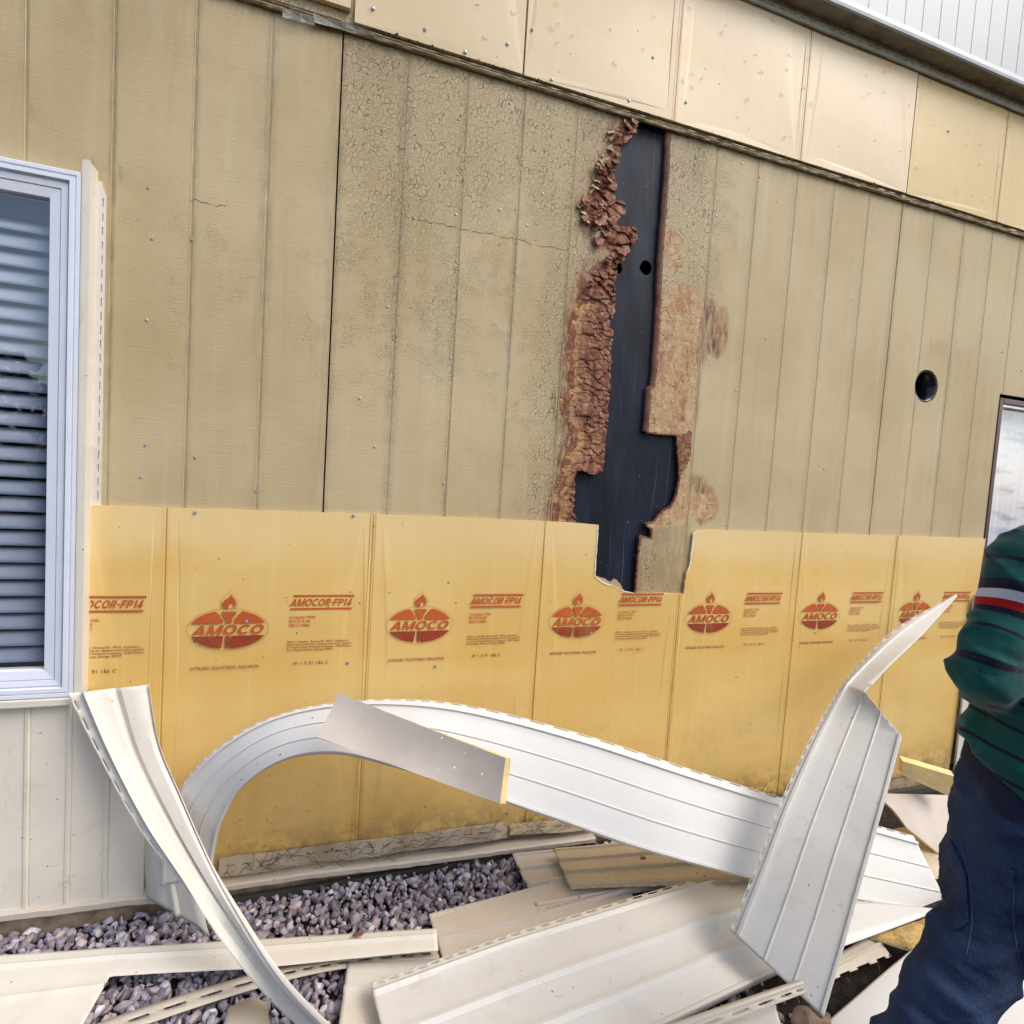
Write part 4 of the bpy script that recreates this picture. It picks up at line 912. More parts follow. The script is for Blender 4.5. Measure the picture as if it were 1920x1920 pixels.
for layer in range(2):
    for x in np.arange(-1.35, 1.62, sp_):
        for y in np.arange(-1.20, .0, sp_):
            if x > 1.25 and random.random() < (x-1.25)*2.6: continue
            if y > -.02: continue
            sx = x+random.uniform(-.012,.012); sy = y+random.uniform(-.012,.012); V, F = shapes[random.randrange(14)]
            s_ = random.choice([.009,.011,.013,.015,.0185])*random.uniform(.85,1.15)
            W = (V*s_*random.uniform(.9,1.2))@rotm(rng).T; zz = GZ-.012+layer*.013+.008*mnoise.noise(Vector((sx*7,sy*7,0)))+random.uniform(-.004,.006)
            AV.append(W+[sx,min(sy,-.018),zz]); AF.append(F+off); off += len(V); AT.append(np.full(len(V), random.random()*(.75 if layer == 0 else 1))); AH.append(np.full(len(V), random.random()))
AV = np.concatenate(AV); AF = np.concatenate(AF)
me = bpy.data.meshes.new('gravel'); me.vertices.add(len(AV)); me.vertices.foreach_set('co', AV.ravel()); me.loops.add(AF.size); me.loops.foreach_set('vertex_index', AF.ravel().astype(np.int32))
me.polygons.add(len(AF)); me.polygons.foreach_set('loop_start', np.arange(0, AF.size, 3, dtype=np.int32)); me.update(calc_edges=True)
for an, vals in (('tone', AT), ('hue', AH)):
    a = me.attributes.new(an, 'FLOAT', 'POINT'); a.data.foreach_set('value', np.concatenate(vals).astype(np.float32))
me.materials.append(M['gravel']); go = bpy.data.objects.new('gravel', me); C.objects.link(go)
props(go, 'lilac grey crushed stone along the wall foot', 'gravel', kind='stuff')
gb = MB()
for k in range(900):
    if k < 700: x, y = random.uniform(1.6, 3.2), random.uniform(-1.1, -.35)
    else: x, y = random.gauss(1.15,.06), random.uniform(-.07,-.02)
    if mnoise.noise(Vector((x*5,y*5,3))) < -.05: continue
    h = random.uniform(.02,.05)*(1 if k < 700 else .8); a = random.uniform(0, 6.28); l = random.uniform(.0,.035); z0 = GZ-.014; s_ = .0016
    p0 = Vector((x,y,z0)); dx = Vector((math.cos(a+1.57), math.sin(a+1.57), 0))*s_; d = Vector((math.cos(a), math.sin(a), 0))
    gb.add([p0-dx, p0+dx, p0+d*l*.4+Vector((0,0,h*.6))+dx*.8, p0+d*l*.4+Vector((0,0,h*.6))-dx*.8, p0+d*l+Vector((0,0,h))], [(0,1,2,3),(3,2,4)])
gb.build('grass', M['grass'], None, label='sparse short grass in the dark soil', cat='grass', kind='stuff')

# ================================================================ LOOSE SIDING
def PT(q):
    k, a, b, c = q; return at_y(a, b, c) if k == 'y' else (at_z(a, b, c) if k == 'z' else at_d(a, b, c))
def crom(P, t):
    n = len(P)-1; i = min(int(t*n), n-1); u = t*n-i; p0 = P[i-1] if i else P[0]*2-P[1]; p1, p2 = P[i], P[i+1]; p3 = P[i+2] if i+2 <= n else P[n]*2-P[n-1]
    return .5*((2*p1)+(p2-p0)*u+(2*p0-5*p1+4*p2-p3)*u*u+(3*p1-p0-3*p2+p3)*u**3)
def lin(tab, t): return float(np.interp(t, [a for a, b in tab], [b for a, b in tab]))
PF_V = [(0,0),(.008,0),(.022,0),(.040,0),(.060,0),(.066,.001),(.072,.007),(.100,.008),(.106,.001),(.118,0),(.20,0),(.28,0),(.372,0),(.380,.0034),(.388,.0037),(.402,.0),(.410,.0),(.50,0),(.60,0),(.672,0),(.680,.0034),(.688,.0037),(.702,0),(.710,0),(.80,0),(.90,0),(.955,0),(.962,.006),(.985,.006),(.993,.001),(1,-.010)]
PF_S = [(0,0),(.008,0),(.022,0),(.040,0),(.055,0),(.060,.004),(.080,.008),(.095,.003),(.11,0),(.22,0),(.30,0),(.385,0),(.400,.011),(.425,.012),(.45,.002),(.55,0),(.64,0),(.675,0),(.690,.011),(.715,.012),(.74,.002),(.85,0),(.95,0),(.965,.006),(.99,.006),(1,-.008)]
SL = (.008,.022)
def ribbon(name, A, B, mat, linear=False, prof=PF_V, w=((0,1),(1,1)), slots=2, label=None, cat='siding panel', group=None, sign=1, wav=.002, thick=.0013, seed=0, jag=0, sag=None, step=.011):
    A = [PT(q) for q in A]; B = [PT(q) for q in B]
    ev = (lambda P, t: P[min(int(t*(len(P)-1)), len(P)-2)].lerp(P[min(int(t*(len(P)-1)), len(P)-2)+1], t*(len(P)-1)-min(int(t*(len(P)-1)), len(P)-2))) if linear else crom
    L = sum((A[i+1]-A[i]).length for i in range(len(A)-1)); N = max(12, int(L/step)); V = []; F = []; m_ = len(prof)
    tl = []; lw = sorted(w)
    for i in range(N+1):
        t = i/N; a, b = crom(A, t), ev(B, t); t2 = min(1, t+.004); t1 = max(0, t-.004)
        tg = ((crom(A, t2)+crom(B, t2))-(crom(A, t1)+crom(B, t1))).normalized(); ac = b-a; nrm = (ac.cross(tg)).normalized()*sign
        wf = lin(lw, t)
        for j, (u, h) in enumerate(prof):
            uu = min(u, wf)/wf; hh = h if u <= wf else 0
            p = a+ac*uu+nrm*(hh+wav*mnoise.noise(Vector((t*L*3.1, u*2.0, seed*7.3)))+wav*2*mnoise.noise(Vector((t*L*1.1, u*.8, seed*3.1+50))))
            if sag: p = p+nrm*sag(t, u)
            V.append(p)
    if jag:
        dA = (crom(A, .01)-crom(A, 0)).normalized()
        for j in range(m_): V[j] = V[j]+dA*abs(mnoise.noise(Vector((j*.9, seed, 2))))*jag; V[N*m_+j] = V[N*m_+j]-dA*abs(mnoise.noise(Vector((j*.9, seed, 8))))*jag
    for i in range(N):
        for j in range(m_-1):
            if slots and j == slots-1 and i % 5 in (1,2,3) and 1 < i < N-2: continue
            wf = max(lin(lw, i/N), lin(lw, (i+1)/N))
            if prof[j][0] >= wf: continue
            F.append((i*m_+j, i*m_+j+1, (i+1)*m_+j+1, (i+1)*m_+j))
    used = sorted({q for f in F for q in f}); mp = {q: k for k, q in enumerate(used)}
    V = [V[q] for q in used]; F = [tuple(mp[q] for q in f) for f in F]
    base = Vector((sum(p.x for p in V)/len(V), sum(p.y for p in V)/len(V), min(p.z for p in V)))
    me = bpy.data.meshes.new(name); me.from_pydata([tuple(p-base) for p in V], [], F); me.update(); me.materials.append(mat)
    me.polygons.foreach_set('use_smooth', [True]*len(me.polygons))
    o = bpy.data.objects.new(name, me); C.objects.link(o); o.location = base
    sm = o.modifiers.new('thick', 'SOLIDIFY'); sm.thickness = thick; sm.offset = 0
    try: me.set_sharp_from_angle(angle=R_(28))
    except Exception: pass
    return props(o, label, cat, group)
GRP = 'vinyl siding pieces torn off the wall'
# the white panel arching along the wall and over to the right
ribbon('siding_panel', [('y',300,1660,-.10),('y',306,1560,-.11),('y',338,1478,-.13),('y',400,1408,-.15),('y',500,1348,-.17),('y',620,1318,-.19),('y',760,1311,-.22),('y',900,1327,-.25),('y',1100,1379,-.30),('y',1300,1444,-.36),('y',1462,1495,-.41),('y',1600,1535,-.45),('y',1712,1567,-.48)],
       [('y',396,1640,-.13),('y',402,1590,-.15),('y',416,1540,-.18),('y',455,1475,-.22),('y',535,1424,-.27),('y',630,1412,-.31),('y',740,1437,-.35),('y',870,1478,-.38),('y',1030,1533,-.43),('y',1200,1592,-.48),('y',1400,1646,-.53),('y',1580,1682,-.57),('y',1790,1722,-.60)],
       M['vinyl_w'], False, PF_V, label='long white siding panel arching low in front of the yellow foam', group=GRP, seed=1, wav=.002)
# big curved panel leaning at the right, its upper part torn narrow
ribbon('siding_panel', [('y',1368,1744,-.66),('y',1418,1620,-.61),('y',1462,1506,-.55),('y',1508,1405,-.48),('y',1548,1332,-.41),('y',1580,1282,-.36),('y',1618,1236,-.30),('y',1690,1172,-.21),('y',1792,1116,-.12)],
       [('y',1545,1908,-.88),('y',1584,1775,-.83),('y',1622,1635,-.77),('y',1660,1500,-.70),('y',1691,1381,-.62),('y',1622,1298,-.475),('y',1664,1254,-.43),('y',1728,1192,-.31),('y',1795,1119,-.135)],
       M['vinyl_w2'], True, PF_V, w=((0,1),(.5,1),(.56,.72),(.625,.40),(.72,.33),(.85,.30),(1,.28)), label='big curved white panel leaning on the wall, torn narrow towards its tip', group=GRP, seed=2, wav=.0025)
# wide panel lying flat at the bottom centre
ribbon('siding_panel', [('z',694,1842,.01),('z',1000,1738,.015),('z',1332,1640,.015),('z',1600,1565,.0)], [('z',770,2140,.0),('z',1120,1985,.0),('z',1440,1832,-.035),('z',1640,1735,-.04)],
       M['vinyl_w2'], False, PF_S, label='wide cream panel with three raised ribs lying flat at the bottom centre', group=GRP, seed=3, wav=.002)
# strip twisted from the window corner down to the ground
PF_T = [(0,0),(.03,0),(.055,0),(.12,.002),(.185,-.002),(.215,-.022),(.245,-.020),(.30,-.004),(.38,.0),(.47,.002),(.525,.012),(.555,.016),(.59,.010),(.64,.0),(.75,-.002),(.88,-.002),(.945,.003),(.96,.010),(.985,.011),(1,.0)]
ribbon('siding_panel', [('y',126,1300,-.075),('y',190,1428,-.12),('y',262,1556,-.19),('y',350,1668,-.29),('y',430,1765,-.38),('y',506,1849,-.46),('y',585,1920,-.53),('y',660,1985,-.58)],
       [('y',279,1284,-.055),('y',298,1392,-.10),('y',337,1489,-.16),('y',395,1622,-.28),('y',455,1730,-.41),('y',522,1832,-.53),('y',602,1920,-.66),('y',690,2000,-.78)],
       M['vinyl'], False, PF_T, slots=2, label='narrow cream panel twisting from the window corner down to the gravel', group=GRP, seed=4, wav=.003)
# short curled piece behind it
ribbon('siding_panel', [('y',272,1560,-.045),('y',271,1620,-.05),('y',274,1684,-.07)], [('y',352,1590,-.12),('y',372,1660,-.14),('y',396,1752,-.17)], M['vinyl'], False, [(0,0),(.3,.004),(.44,.004),(.47,-.004),(.50,-.004),(.54,.003),(.8,.0),(1,-.005)], slots=0, label='short curled scrap behind the foot of the twisted strip', group=GRP, seed=5, wav=.004)
# left: long notched panel
ribbon('siding_panel', [('z',-260,1812,-.015),('z',-60,1797,-.02),('z',150,1782,-.02),('z',212,1777,-.02),('z',340,1769,-.02),('z',480,1761,-.02),('z',650,1751,-.015),('z',818,1740,-.01)],
       [('z',-330,2030,-.02),('z',-100,1980,-.02),('z',150,1930,-.025),('z',206,1832,-.022),('z',335,1824,-.02),('z',475,1816,-.02),('z',650,1799,-.015),('z',822,1783,-.01)],
       M['vinyl'], True, [(0,0),(.03,.0),(.10,.001),(.125,.001),(.14,.008),(.16,.010),(.20,.002),(.3,.001),(.34,.001),(.36,.0),(.48,.001),(.50,.001),(.52,.009),(.54,.010),(.57,.002),(.6,.001),(.8,0),(.98,0),(1,-.006)], w=((0,1),(2/7,1),(3/7,.42),(1,.40)), slots=0, label='long cream panel at the lower left with a notch cut out of its side', group=GRP, seed=6, wav=.003)
# slotted nailing strip under it
ribbon('siding_panel', [('z',40,1982,-.045),('z',187,1916,-.045),('z',476,1826,-.045),('z',640,1797,-.045),('z',820,1776,-.045)], [('z',60,2020,-.045),('z',215,1940,-.045),('z',490,1850,-.045),('z',650,1815,-.045),('z',825,1800,-.045)],
       M['vinyl_b'], False, [(0,0),(.25,0),(.45,0),(.58,0),(.8,.001),(1,-.002)], slots=3, label='thin slotted strip crossing the lower left gravel', group=GRP, seed=7, wav=.003)
# panels between the arch and the wide one
ribbon('siding_panel', [('z',960,1602,-.02),('z',1120,1585,-.01),('z',1330,1560,.0)], [('z',1009,1708,-.03),('z',1180,1678,-.02),('z',1400,1640,.0)], M['vinyl_b'], False, [(a, b) for a, b in PF_S[::-1] and [(1-a, b) for a, b in PF_S[::-1]]], slots=len(PF_S)-2, label='beige panel on the gravel lying under the dirtier one', group=GRP, seed=8, wav=.003)
ribbon('siding_panel', [('z',1037,1593,.02),('z',1200,1580,.025),('z',1400,1560,.03)], [('z',1070,1668,.0),('z',1230,1662,.01),('z',1450,1650,.02)], M['vinyl_d'], False, [(1-a, b) for a, b in PF_S[::-1]], slots=len(PF_S)-2, label='dirty panel with yellow bounce light in its brown colour under the low end of the arch', group=GRP, seed=9, wav=.003)
ribbon('siding_panel', [('z',803,1714,-.03),('z',950,1676,-.025),('z',1150,1624,-.02)], [('z',830,1800,-.035),('z',990,1762,-.03),('z',1200,1700,-.02)], M['vinyl_b'], False, [(0,-.004),(.03,.004),(.06,.004),(.10,0),(.3,0),(.55,0),(.585,.010),(.62,.011),(.66,.001),(.85,0),(1,0)], slots=0, label='plain beige panel end pointing left above the wide flat panel', group=GRP, seed=10, wav=.003)
ribbon('siding_panel', [('z',652,1803,-.04),('z',780,1800,-.035),('z',950,1790,-.03)], [('z',622,2010,-.045),('z',800,2010,-.04),('z',980,2010,-.03)], M['vinyl'], False, [(0,0),(.1,.0),(.25,.001),(.27,.010),(.30,.011),(.34,.001),(.6,0),(.8,0),(1,0)], slots=0, label='square cut cream panel end beneath the wide flat one', group=GRP, seed=11, wav=.002)
ribbon('siding_panel', [('z',428,1892,-.05),('z',470,1872,-.05),('z',500,1882,-.05)], [('z',400,1990,-.05),('z',480,1990,-.05),('z',520,1990,-.05)], M['vinyl_b'], False, [(0,0),(.5,.001),(1,0)], slots=0, label='small grey beige scrap at the bottom edge beside the twisted strip', group=GRP, seed=12)
# lower right pile
ribbon('siding_panel', [('z',1000,2010,.02),('z',1240,1925,.025),('z',1475,1845,.03),('z',1515,1832,.03)], [('z',1020,2040,.0),('z',1262,1955,.01),('z',1495,1868,.015),('z',1530,1852,.015)], M['vinyl_b'], False, [(0,0),(.2,.004),(.35,.004),(.5,0),(.62,0),(.74,0),(1,0)], slots=5, label='slotted strip under the lower edge of the wide flat panel', group=GRP, seed=13)
ribbon('siding_panel', [('z',1120,1975,-.02),('z',1300,1915,-.02),('z',1452,1880,-.02)], [('z',1160,2100,-.03),('z',1330,2060,-.03),('z',1490,2000,-.03)], M['vinyl_w2'], False, PF_S, slots=0, label='pale panel corner at the bottom edge right of centre', group=GRP, seed=14)
ribbon('siding_panel', [('z',1500,1698,.0),('z',1612,1690,.01),('z',1770,1705,.02)], [('z',1500,1800,-.02),('z',1596,1768,-.01),('z',1765,1706,.015)], M['vinyl_w'], False, [(0,0),(.1,0),(.4,.001),(.7,.001),(1,-.003)], slots=0, label='flat white panel between the arch end and the orange foam scrap', group=GRP, seed=15)
ribbon('siding_panel', [('z',1480,1830,-.04),('z',1560,1795,-.04),('z',1632,1752,-.04),('z',1640,1750,-.04)], [('z',1520,1860,-.05),('z',1583,1828,-.05),('z',1664,1797,-.05),('z',1668,1795,-.05)], M['vinyl_b'], False, [(0,.0),(.2,.0),(.4,.001),(.44,.008),(.50,.008),(.55,.0),(.80,.0),(.9,0),(1,0)], slots=8, label='small slotted scrap on the soil behind the leaning panel', group=GRP, seed=16)
ribbon('siding_panel', [('z',1380,2050,-.03),('z',1548,1916,-.03),('z',1702,1786,-.02),('z',1960,1580,.0)], [('z',1700,2250,-.03),('z',1850,2080,-.03),('z',1985,1940,-.02),('z',2250,1700,.0)], M['vinyl_w'], False, [(0,-.003),(.02,0),(.2,0),(.56,.001),(.575,-.006),(.60,-.006),(.615,.002),(.8,0),(1,0)], slots=0, label='white panel running diagonally behind the standing person', group=GRP, seed=17)
ribbon('siding_panel', [('z',1480,1590,-.03),('z',1640,1560,-.03),('z',1820,1530,-.03)], [('z',1500,1700,-.04),('z',1660,1660,-.04),('z',1840,1640,-.04)], M['vinyl_d'], False, [(0,0),(.3,.006),(.5,.006),(.6,0),(1,0)], slots=0, label='brown shaded panel in the hollow behind the leaning panel', group=GRP, seed=18)

# ---------------------------------------------------------------- loose foam
def slab(name, corners, thick, mats, label, cat, bend=0, seed=0, nx=24, ny=6, jag=.002, skew=Vector((0,0,0))):
    c = [PT(q) for q in corners]; V = []; F = []
    n = ((c[1]-c[0]).cross(c[3]-c[0])).normalized()
    if n.dot(CAM-c[0]) < 0: n = -n
    for s_ in (0, 1):
        for i in range(nx+1):
            for j in range(ny+1):
                u, v_ = i/nx, j/ny; p = c[0].lerp(c[1], u).lerp(c[3].lerp(c[2], u), v_) + n*(bend*(4*v_*(1-v_))*(1-u*.7)+bend*.6*math.sin(u*3.1)) - n*thick*s_ + skew*s_*u
                if i in (0, nx): p += (c[1]-c[0]).normalized()*mnoise.noise(Vector((j*2.1, seed, s_*.3)))*jag
                if j in (0, ny): p += (c[3]-c[0]).normalized()*mnoise.noise(Vector((i*1.3, seed+5, s_*.3)))*jag
                V.append(p)
    k = (nx+1)*(ny+1); id_ = lambda s_, i, j: s_*k+i*(ny+1)+j; mi = []
    for i in range(nx):
        for j in range(ny): F.append((id_(0,i,j), id_(0,i,j+1), id_(0,i+1,j+1), id_(0,i+1,j))); mi.append(0); F.append((id_(1,i,j), id_(1,i+1,j), id_(1,i+1,j+1), id_(1,i,j+1))); mi.append(1)
    for i in range(nx):
        for j in (0, ny): F.append((id_(0,i,j), id_(0,i+1,j), id_(1,i+1,j), id_(1,i,j))); mi.append(1)
    for j in range(ny):
        for i in (0, nx): F.append((id_(0,i,j), id_(0,i,j+1), id_(1,i,j+1), id_(1,i,j))); mi.append(1)
    base = Vector((sum(p.x for p in V)/len(V), sum(p.y for p in V)/len(V), min(p.z for p in V)))
    me = bpy.data.meshes.new(name); me.from_pydata([tuple(p-base) for p in V], [], F); me.update()
    for m_ in mats: me.materials.append(m_)
    for po, i in zip(me.polygons, mi): po.material_index = i
    bm = bmesh.new(); bm.from_mesh(me); bmesh.ops.recalc_face_normals(bm, faces=bm.faces); bm.to_mesh(me); bm.free()
    me.polygons.foreach_set('use_smooth', [True]*len(me.polygons)); me.set_sharp_from_angle(angle=R_(35))
    o = bpy.data.objects.new(name, me); C.objects.link(o); o.location = base; return props(o, label, cat)
fs = slab('foam_offcut', [('y',634,1299,-.36),('y',948,1421,-.56),('y',938,1507,-.58),('y',594,1382,-.42)], .014, [M['foam_back'], M['foam_edge']], 'grey faced foam offcut resting across the white arch', 'foam offcut', bend=-.010, skew=right*.016+up*.002)
torn = mat_plain('torn foam', (.75,.72,.66), .6, var=.4, scale=200)
for (a, b, r) in ((850,1437,.006),(902,1450,.005),(871,1411,.003),(892,1402,.003),(823,1442,.002),(827,1382,.005)):
    c = [PT(q) for q in (('y',634,1299,-.36),('y',948,1421,-.56),('y',594,1382,-.42))]; n = ((c[1]-c[0]).cross(c[2]-c[0])).normalized(); d = ray(a, b); t = n.dot(c[0]-CAM)/n.dot(d); p = CAM+d*t - d.normalized()*.012
    tm = MB()
    for k in range(5):
        q = 6.28*k/5+r*900; s_ = Vector((math.cos(q), 0, math.sin(q)))
        tm.add([p, p+s_*r+Vector((0,-r*.6,0)), p+Vector((math.cos(q+.8),0,math.sin(q+.8)))*r*.9], [(0,1,2)])
    o = tm.build('tear', torn, None); o.parent = fs; o.matrix_parent_inverse = Matrix.Translation(-Vector(fs.location))
slab('foam_offcut', [('y',1692,1427,-.30),('y',1790,1456,-.42),('y',1788,1497,-.42),('y',1690,1452,-.30)], .05, [M['foam_edge'], M['foam_edge']], 'thin yellow foam stick beside the person at the wall foot', 'foam offcut', nx=6, ny=2)
slab('foam_offcut', [('z',1632,1757,-.03),('z',1735,1722,.0),('z',1760,1800,.0),('z',1712,1782,-.02)], .007, [M['foam'], M['foam_edge']], 'orange foam scrap on the soil beside the trouser leg', 'foam offcut', nx=8, ny=4, jag=.006)
slab('foam_sheet', [('y',1640,1488,-.30),('y',1880,1496,-.36),('y',1900,1720,-.52),('y',1700,1552,-.42)], .007, [M['foam_back'], M['foam_edge']], 'curled grey faced foam sheet between leaning panel and person', 'foam sheet', bend=.012, nx=20, ny=14, jag=.004)
# rock, rust chips, leaf
def rock(name, p, s_, mat, label, cat, flat=1., seed=3):
    V, F = stone_shape(seed); bm = bmesh.new()
    for v in V: bm.verts.new(Vector((v[0]*s_*1.2, v[1]*s_, v[2]*s_*flat)))
    bm.verts.ensure_lookup_table(); [bm.faces.new([bm.verts[i] for i in f]) for f in F]
    bmesh.ops.subdivide_edges(bm, edges=bm.edges, cuts=2, use_grid_fill=True)
    for v in bm.verts: v.co += v.co.normalized()*mnoise.fractal(v.co*(1.6/s_), 1, 2, 4)*s_*.13
    me = bpy.data.meshes.new(name); bm.to_mesh(me); bm.free(); me.materials.append(mat); o = bpy.data.objects.new(name, me); C.objects.link(o); o.location = p; return props(o, label, cat)
rock('rock', at_z(1522,1918,GZ+.05), .055, M['rock'], 'rough brown rock at the foot of the leaning panel', 'rock', .8)
rock('rust_chip', at_z(671,1752,.0), .014, M['rust'], 'red brown flake lying on the long notched panel', 'chip', .4, 5)
rock('rust_chip', at_z(828,1388,.0) if 0 else at_z(1206,1609,.045), .012, M['rust'], 'small dark flake on the dirty brown panel', 'chip', .5, 6)

# ================================================================ PERSON
def smooth_path(P, n): return [crom(P, i/(n-1)) for i in range(n)]
def loft(bm, rings, n=28, cap=True):
    """rings: (centre, axis_a * ra, axis_b * rb)"""
    rows = []
    for c, a, b in rings:
        rows.append([bm.verts.new(c+a*math.copysign(abs(math.cos(t))**.85, math.cos(t))+b*math.copysign(abs(math.sin(t))**.85, math.sin(t))) for t in [2*math.pi*j/n for j in range(n)]])
    for i in range(len(rows)-1):
        for j in range(n): bm.faces.new((rows[i][j], rows[i][(j+1) % n], rows[i+1][(j+1) % n], rows[i+1][j]))
    if cap: bm.faces.new(rows[0][::-1]); bm.faces.new(rows[-1])
def tube_rings(P, Rr, ripple=0, seed=0, flat=1.0, n=None):
    P = [Vector(p) for p in P]; n = n or len(P)*6; out = []; pts = smooth_path(P, n)
    rs = np.interp(np.linspace(0, 1, n), np.linspace(0, 1, len(Rr)), Rr); ref = Vector((.2,1,.1)).normalized()
    for i, p in enumerate(pts):
        t = (pts[min(i+1,n-1)]-pts[max(i-1,0)]).normalized(); a = t.cross(ref).normalized(); b = t.cross(a)
        rp_ = ripple(i/(n-1)) if callable(ripple) else 0
        off = (a*mnoise.noise(Vector((i*.6, seed, 0)))+b*mnoise.noise(Vector((i*.6, seed, 9))))*abs(rp_)
        out.append((p+off, a*(rs[i]+rp_), b*(rs[i]+rp_)*flat))
    return out
def finish(bm, name, mat, voxel, smooth_it=4, disp=None):
    bmesh.ops.recalc_face_normals(bm, faces=bm.faces); me = bpy.data.meshes.new(name); bm.to_mesh(me); bm.free(); o = bpy.data.objects.new(name, me); C.objects.link(o)
    if voxel:
        r = o.modifiers.new('r', 'REMESH'); r.mode = 'VOXEL'; r.voxel_size = voxel
    s = o.modifiers.new('s', 'SMOOTH'); s.iterations = smooth_it; s.factor = .6
    dg = bpy.context.evaluated_depsgraph_get(); me2 = bpy.data.meshes.new_from_object(o.evaluated_get(dg)); bpy.data.objects.remove(o); me2.name = name
    if disp:
        nrm = [v.normal.copy() for v in me2.vertices]
        for v, nn in zip(me2.vertices, nrm): v.co += nn*disp(v.co)
    me2.materials.clear(); me2.materials.append(mat); me2.polygons.foreach_set('use_smooth', [True]*len(me2.polygons))
    o = bpy.data.objects.new(name, me2); C.objects.link(o); return o
D0 = 1.02
rv = right.copy(); rv.z = 0; rv.normalize(); fv = Vector((-rv.y, rv.x, 0))      # person's rough right and forward (facing the wall)
def pd(px, py, d=D0): return at_d(px+28, py, d)
pelvis = pd(1898,1640); waist = pd(1938,1480); chest = pd(2020,1230); sho = pd(2050,1042); neck = pd(2062,960); head_c = pd(2085,800, 1.06)
shL = pd(1900,1056,1.02); elL = pd(1822,1262,1.00); wrL = pd(1885,1335,1.19)
shR = pd(2215,1085,1.04); elR = pd(2290,1320,1.0); wrR = pd(2225,1450,1.18)
hipL = pd(1856,1690,1.0); knL = pd(1672,1990,.97); anL = at_z(1640,2330,GZ+.09)
hipR = pd(2000,1690,1.10); knR = pd(2125,1990,1.12)
def foot_at(k, dx, dy): return Vector((k.x+dx, k.y+dy, GZ+.09))
anL = foot_at(knL, -.09, .05); anR = foot_at(knR, .03, .0)
person = empty('person', (pelvis.x, pelvis.y, GZ), label='person in green striped sweater and blue jeans standing at the right edge, back turned', cat='person')
def own(o, parent=person):
    o.parent = parent; o.matrix_parent_inverse = Matrix.Translation(-Vector(person.location)) if parent is person else Matrix.Identity(4); return o
# body: one continuous skin
bm = bmesh.new()
ax = lambda p, q: (q-p).normalized()
loft(bm, [(pelvis+(waist-pelvis)*t, rv*r1, fv*r2) for t, r1, r2 in ((-.5,.08,.08),(0,.095,.09),(.5,.095,.08),(1,.10,.08))]+[(chest, rv*.125, fv*.10),(sho.lerp(chest,.3), rv*.13, fv*.09),(sho+Vector((0,0,.01)), rv*.13, fv*.08),(neck, rv*.055, fv*.055),(neck.lerp(head_c,.5), rv*.052, fv*.055)])
hu = Vector((0,0,1))
hr = []
for z_, a_, b_, f_ in ((-.125,.028,.03,.045),(-.105,.045,.06,.03),(-.07,.060,.080,.015),(-.02,.070,.092,.004),(.03,.075,.097,0),(.07,.070,.090,-.004),(.10,.050,.065,-.006),(.118,.02,.03,-.006)): hr.append((head_c+hu*z_+fv*f_, rv*a_, fv*b_))
loft(bm, hr)
def bead(c, r):
    for v in bmesh.ops.create_icosphere(bm, subdivisions=2, radius=r)['verts']: v.co += c
loft(bm, [(head_c+fv*(.088+t*.024)+hu*(.015-t*.045), rv*(.006+t*.010), hu*(.008+t*.004)) for t in (0,.5,1)], 10)      # nose
for s_ in (-1,1):
    loft(bm, [(head_c+rv*s_*(.070+t*.016)+hu*-.01-fv*t*.01, fv*.016, hu*(.030-t*.006)) for t in (0,.6,1)], 10)         # ears
    bead(head_c+rv*s_*.03+fv*.082+hu*.012, .013)
for (S_, E_, W_) in ((shL, elL, wrL), (shR, elR, wrR)):
    loft(bm, tube_rings([S_, S_.lerp(E_,.5), E_, E_.lerp(W_,.5), W_], [.034,.033,.031,.030,.026]))
    d = (W_-E_).normalized(); sd_ = d.cross(hu).normalized(); pn = sd_.cross(d)
    inn = sd_ if (head_c-W_).dot(sd_) > 0 else -sd_
    loft(bm, [(W_+d*t, sd_*a_, pn*b_) for t, a_, b_ in ((-.02,.026,.022),(.02,.032,.018),(.06,.041,.016),(.095,.040,.014))], 16)
    for q, L_ in ((-1.5,.062),(-.5,.072),(.5,.076),(1.5,.068)):
        b0 = W_+d*.085+inn*q*.0205; loft(bm, tube_rings([b0, b0+d*L_*.45-pn*.004, b0+d*L_*.8-pn*.018, b0+d*L_*.95-pn*.034], [.0095,.009,.008,.0065], n=10), 10)
    b0 = W_+d*.03+inn*.030; loft(bm, tube_rings([b0, b0+inn*.022+d*.024-pn*.006, b0+inn*.026+d*.055-pn*.016], [.0125,.011,.008], n=8), 10)
for (H_, K_, A_) in ((hipL, knL, anL), (hipR, knR, anR)):
    loft(bm, tube_rings([H_, H_.lerp(K_,.5), K_, K_.lerp(A_,.4), A_], [.052,.056,.048,.048,.034]))
    loft(bm, tube_rings([A_-hu*.03-fv*.03, A_-hu*.05+fv*.06, A_-hu*.065+fv*.14], [.036,.036,.022], n=8))
own(finish(bm, 'body', M['skin'], .0055, 3))
# hair
bm = bmesh.new()
loft(bm, [(head_c+hu*z_-fv*f_, rv*a_, fv*b_) for z_, a_, b_, f_ in ((-.085,.045,.03,.06),(-.05,.070,.062,.035),(.0,.081,.085,.02),(.05,.083,.100,.008),(.09,.072,.088,.006),(.12,.045,.055,.006),(.133,.012,.014,.006))])
own(finish(bm, 'hair', M['hair'], .005, 2, lambda p: .004*mnoise.noise(p*60)))
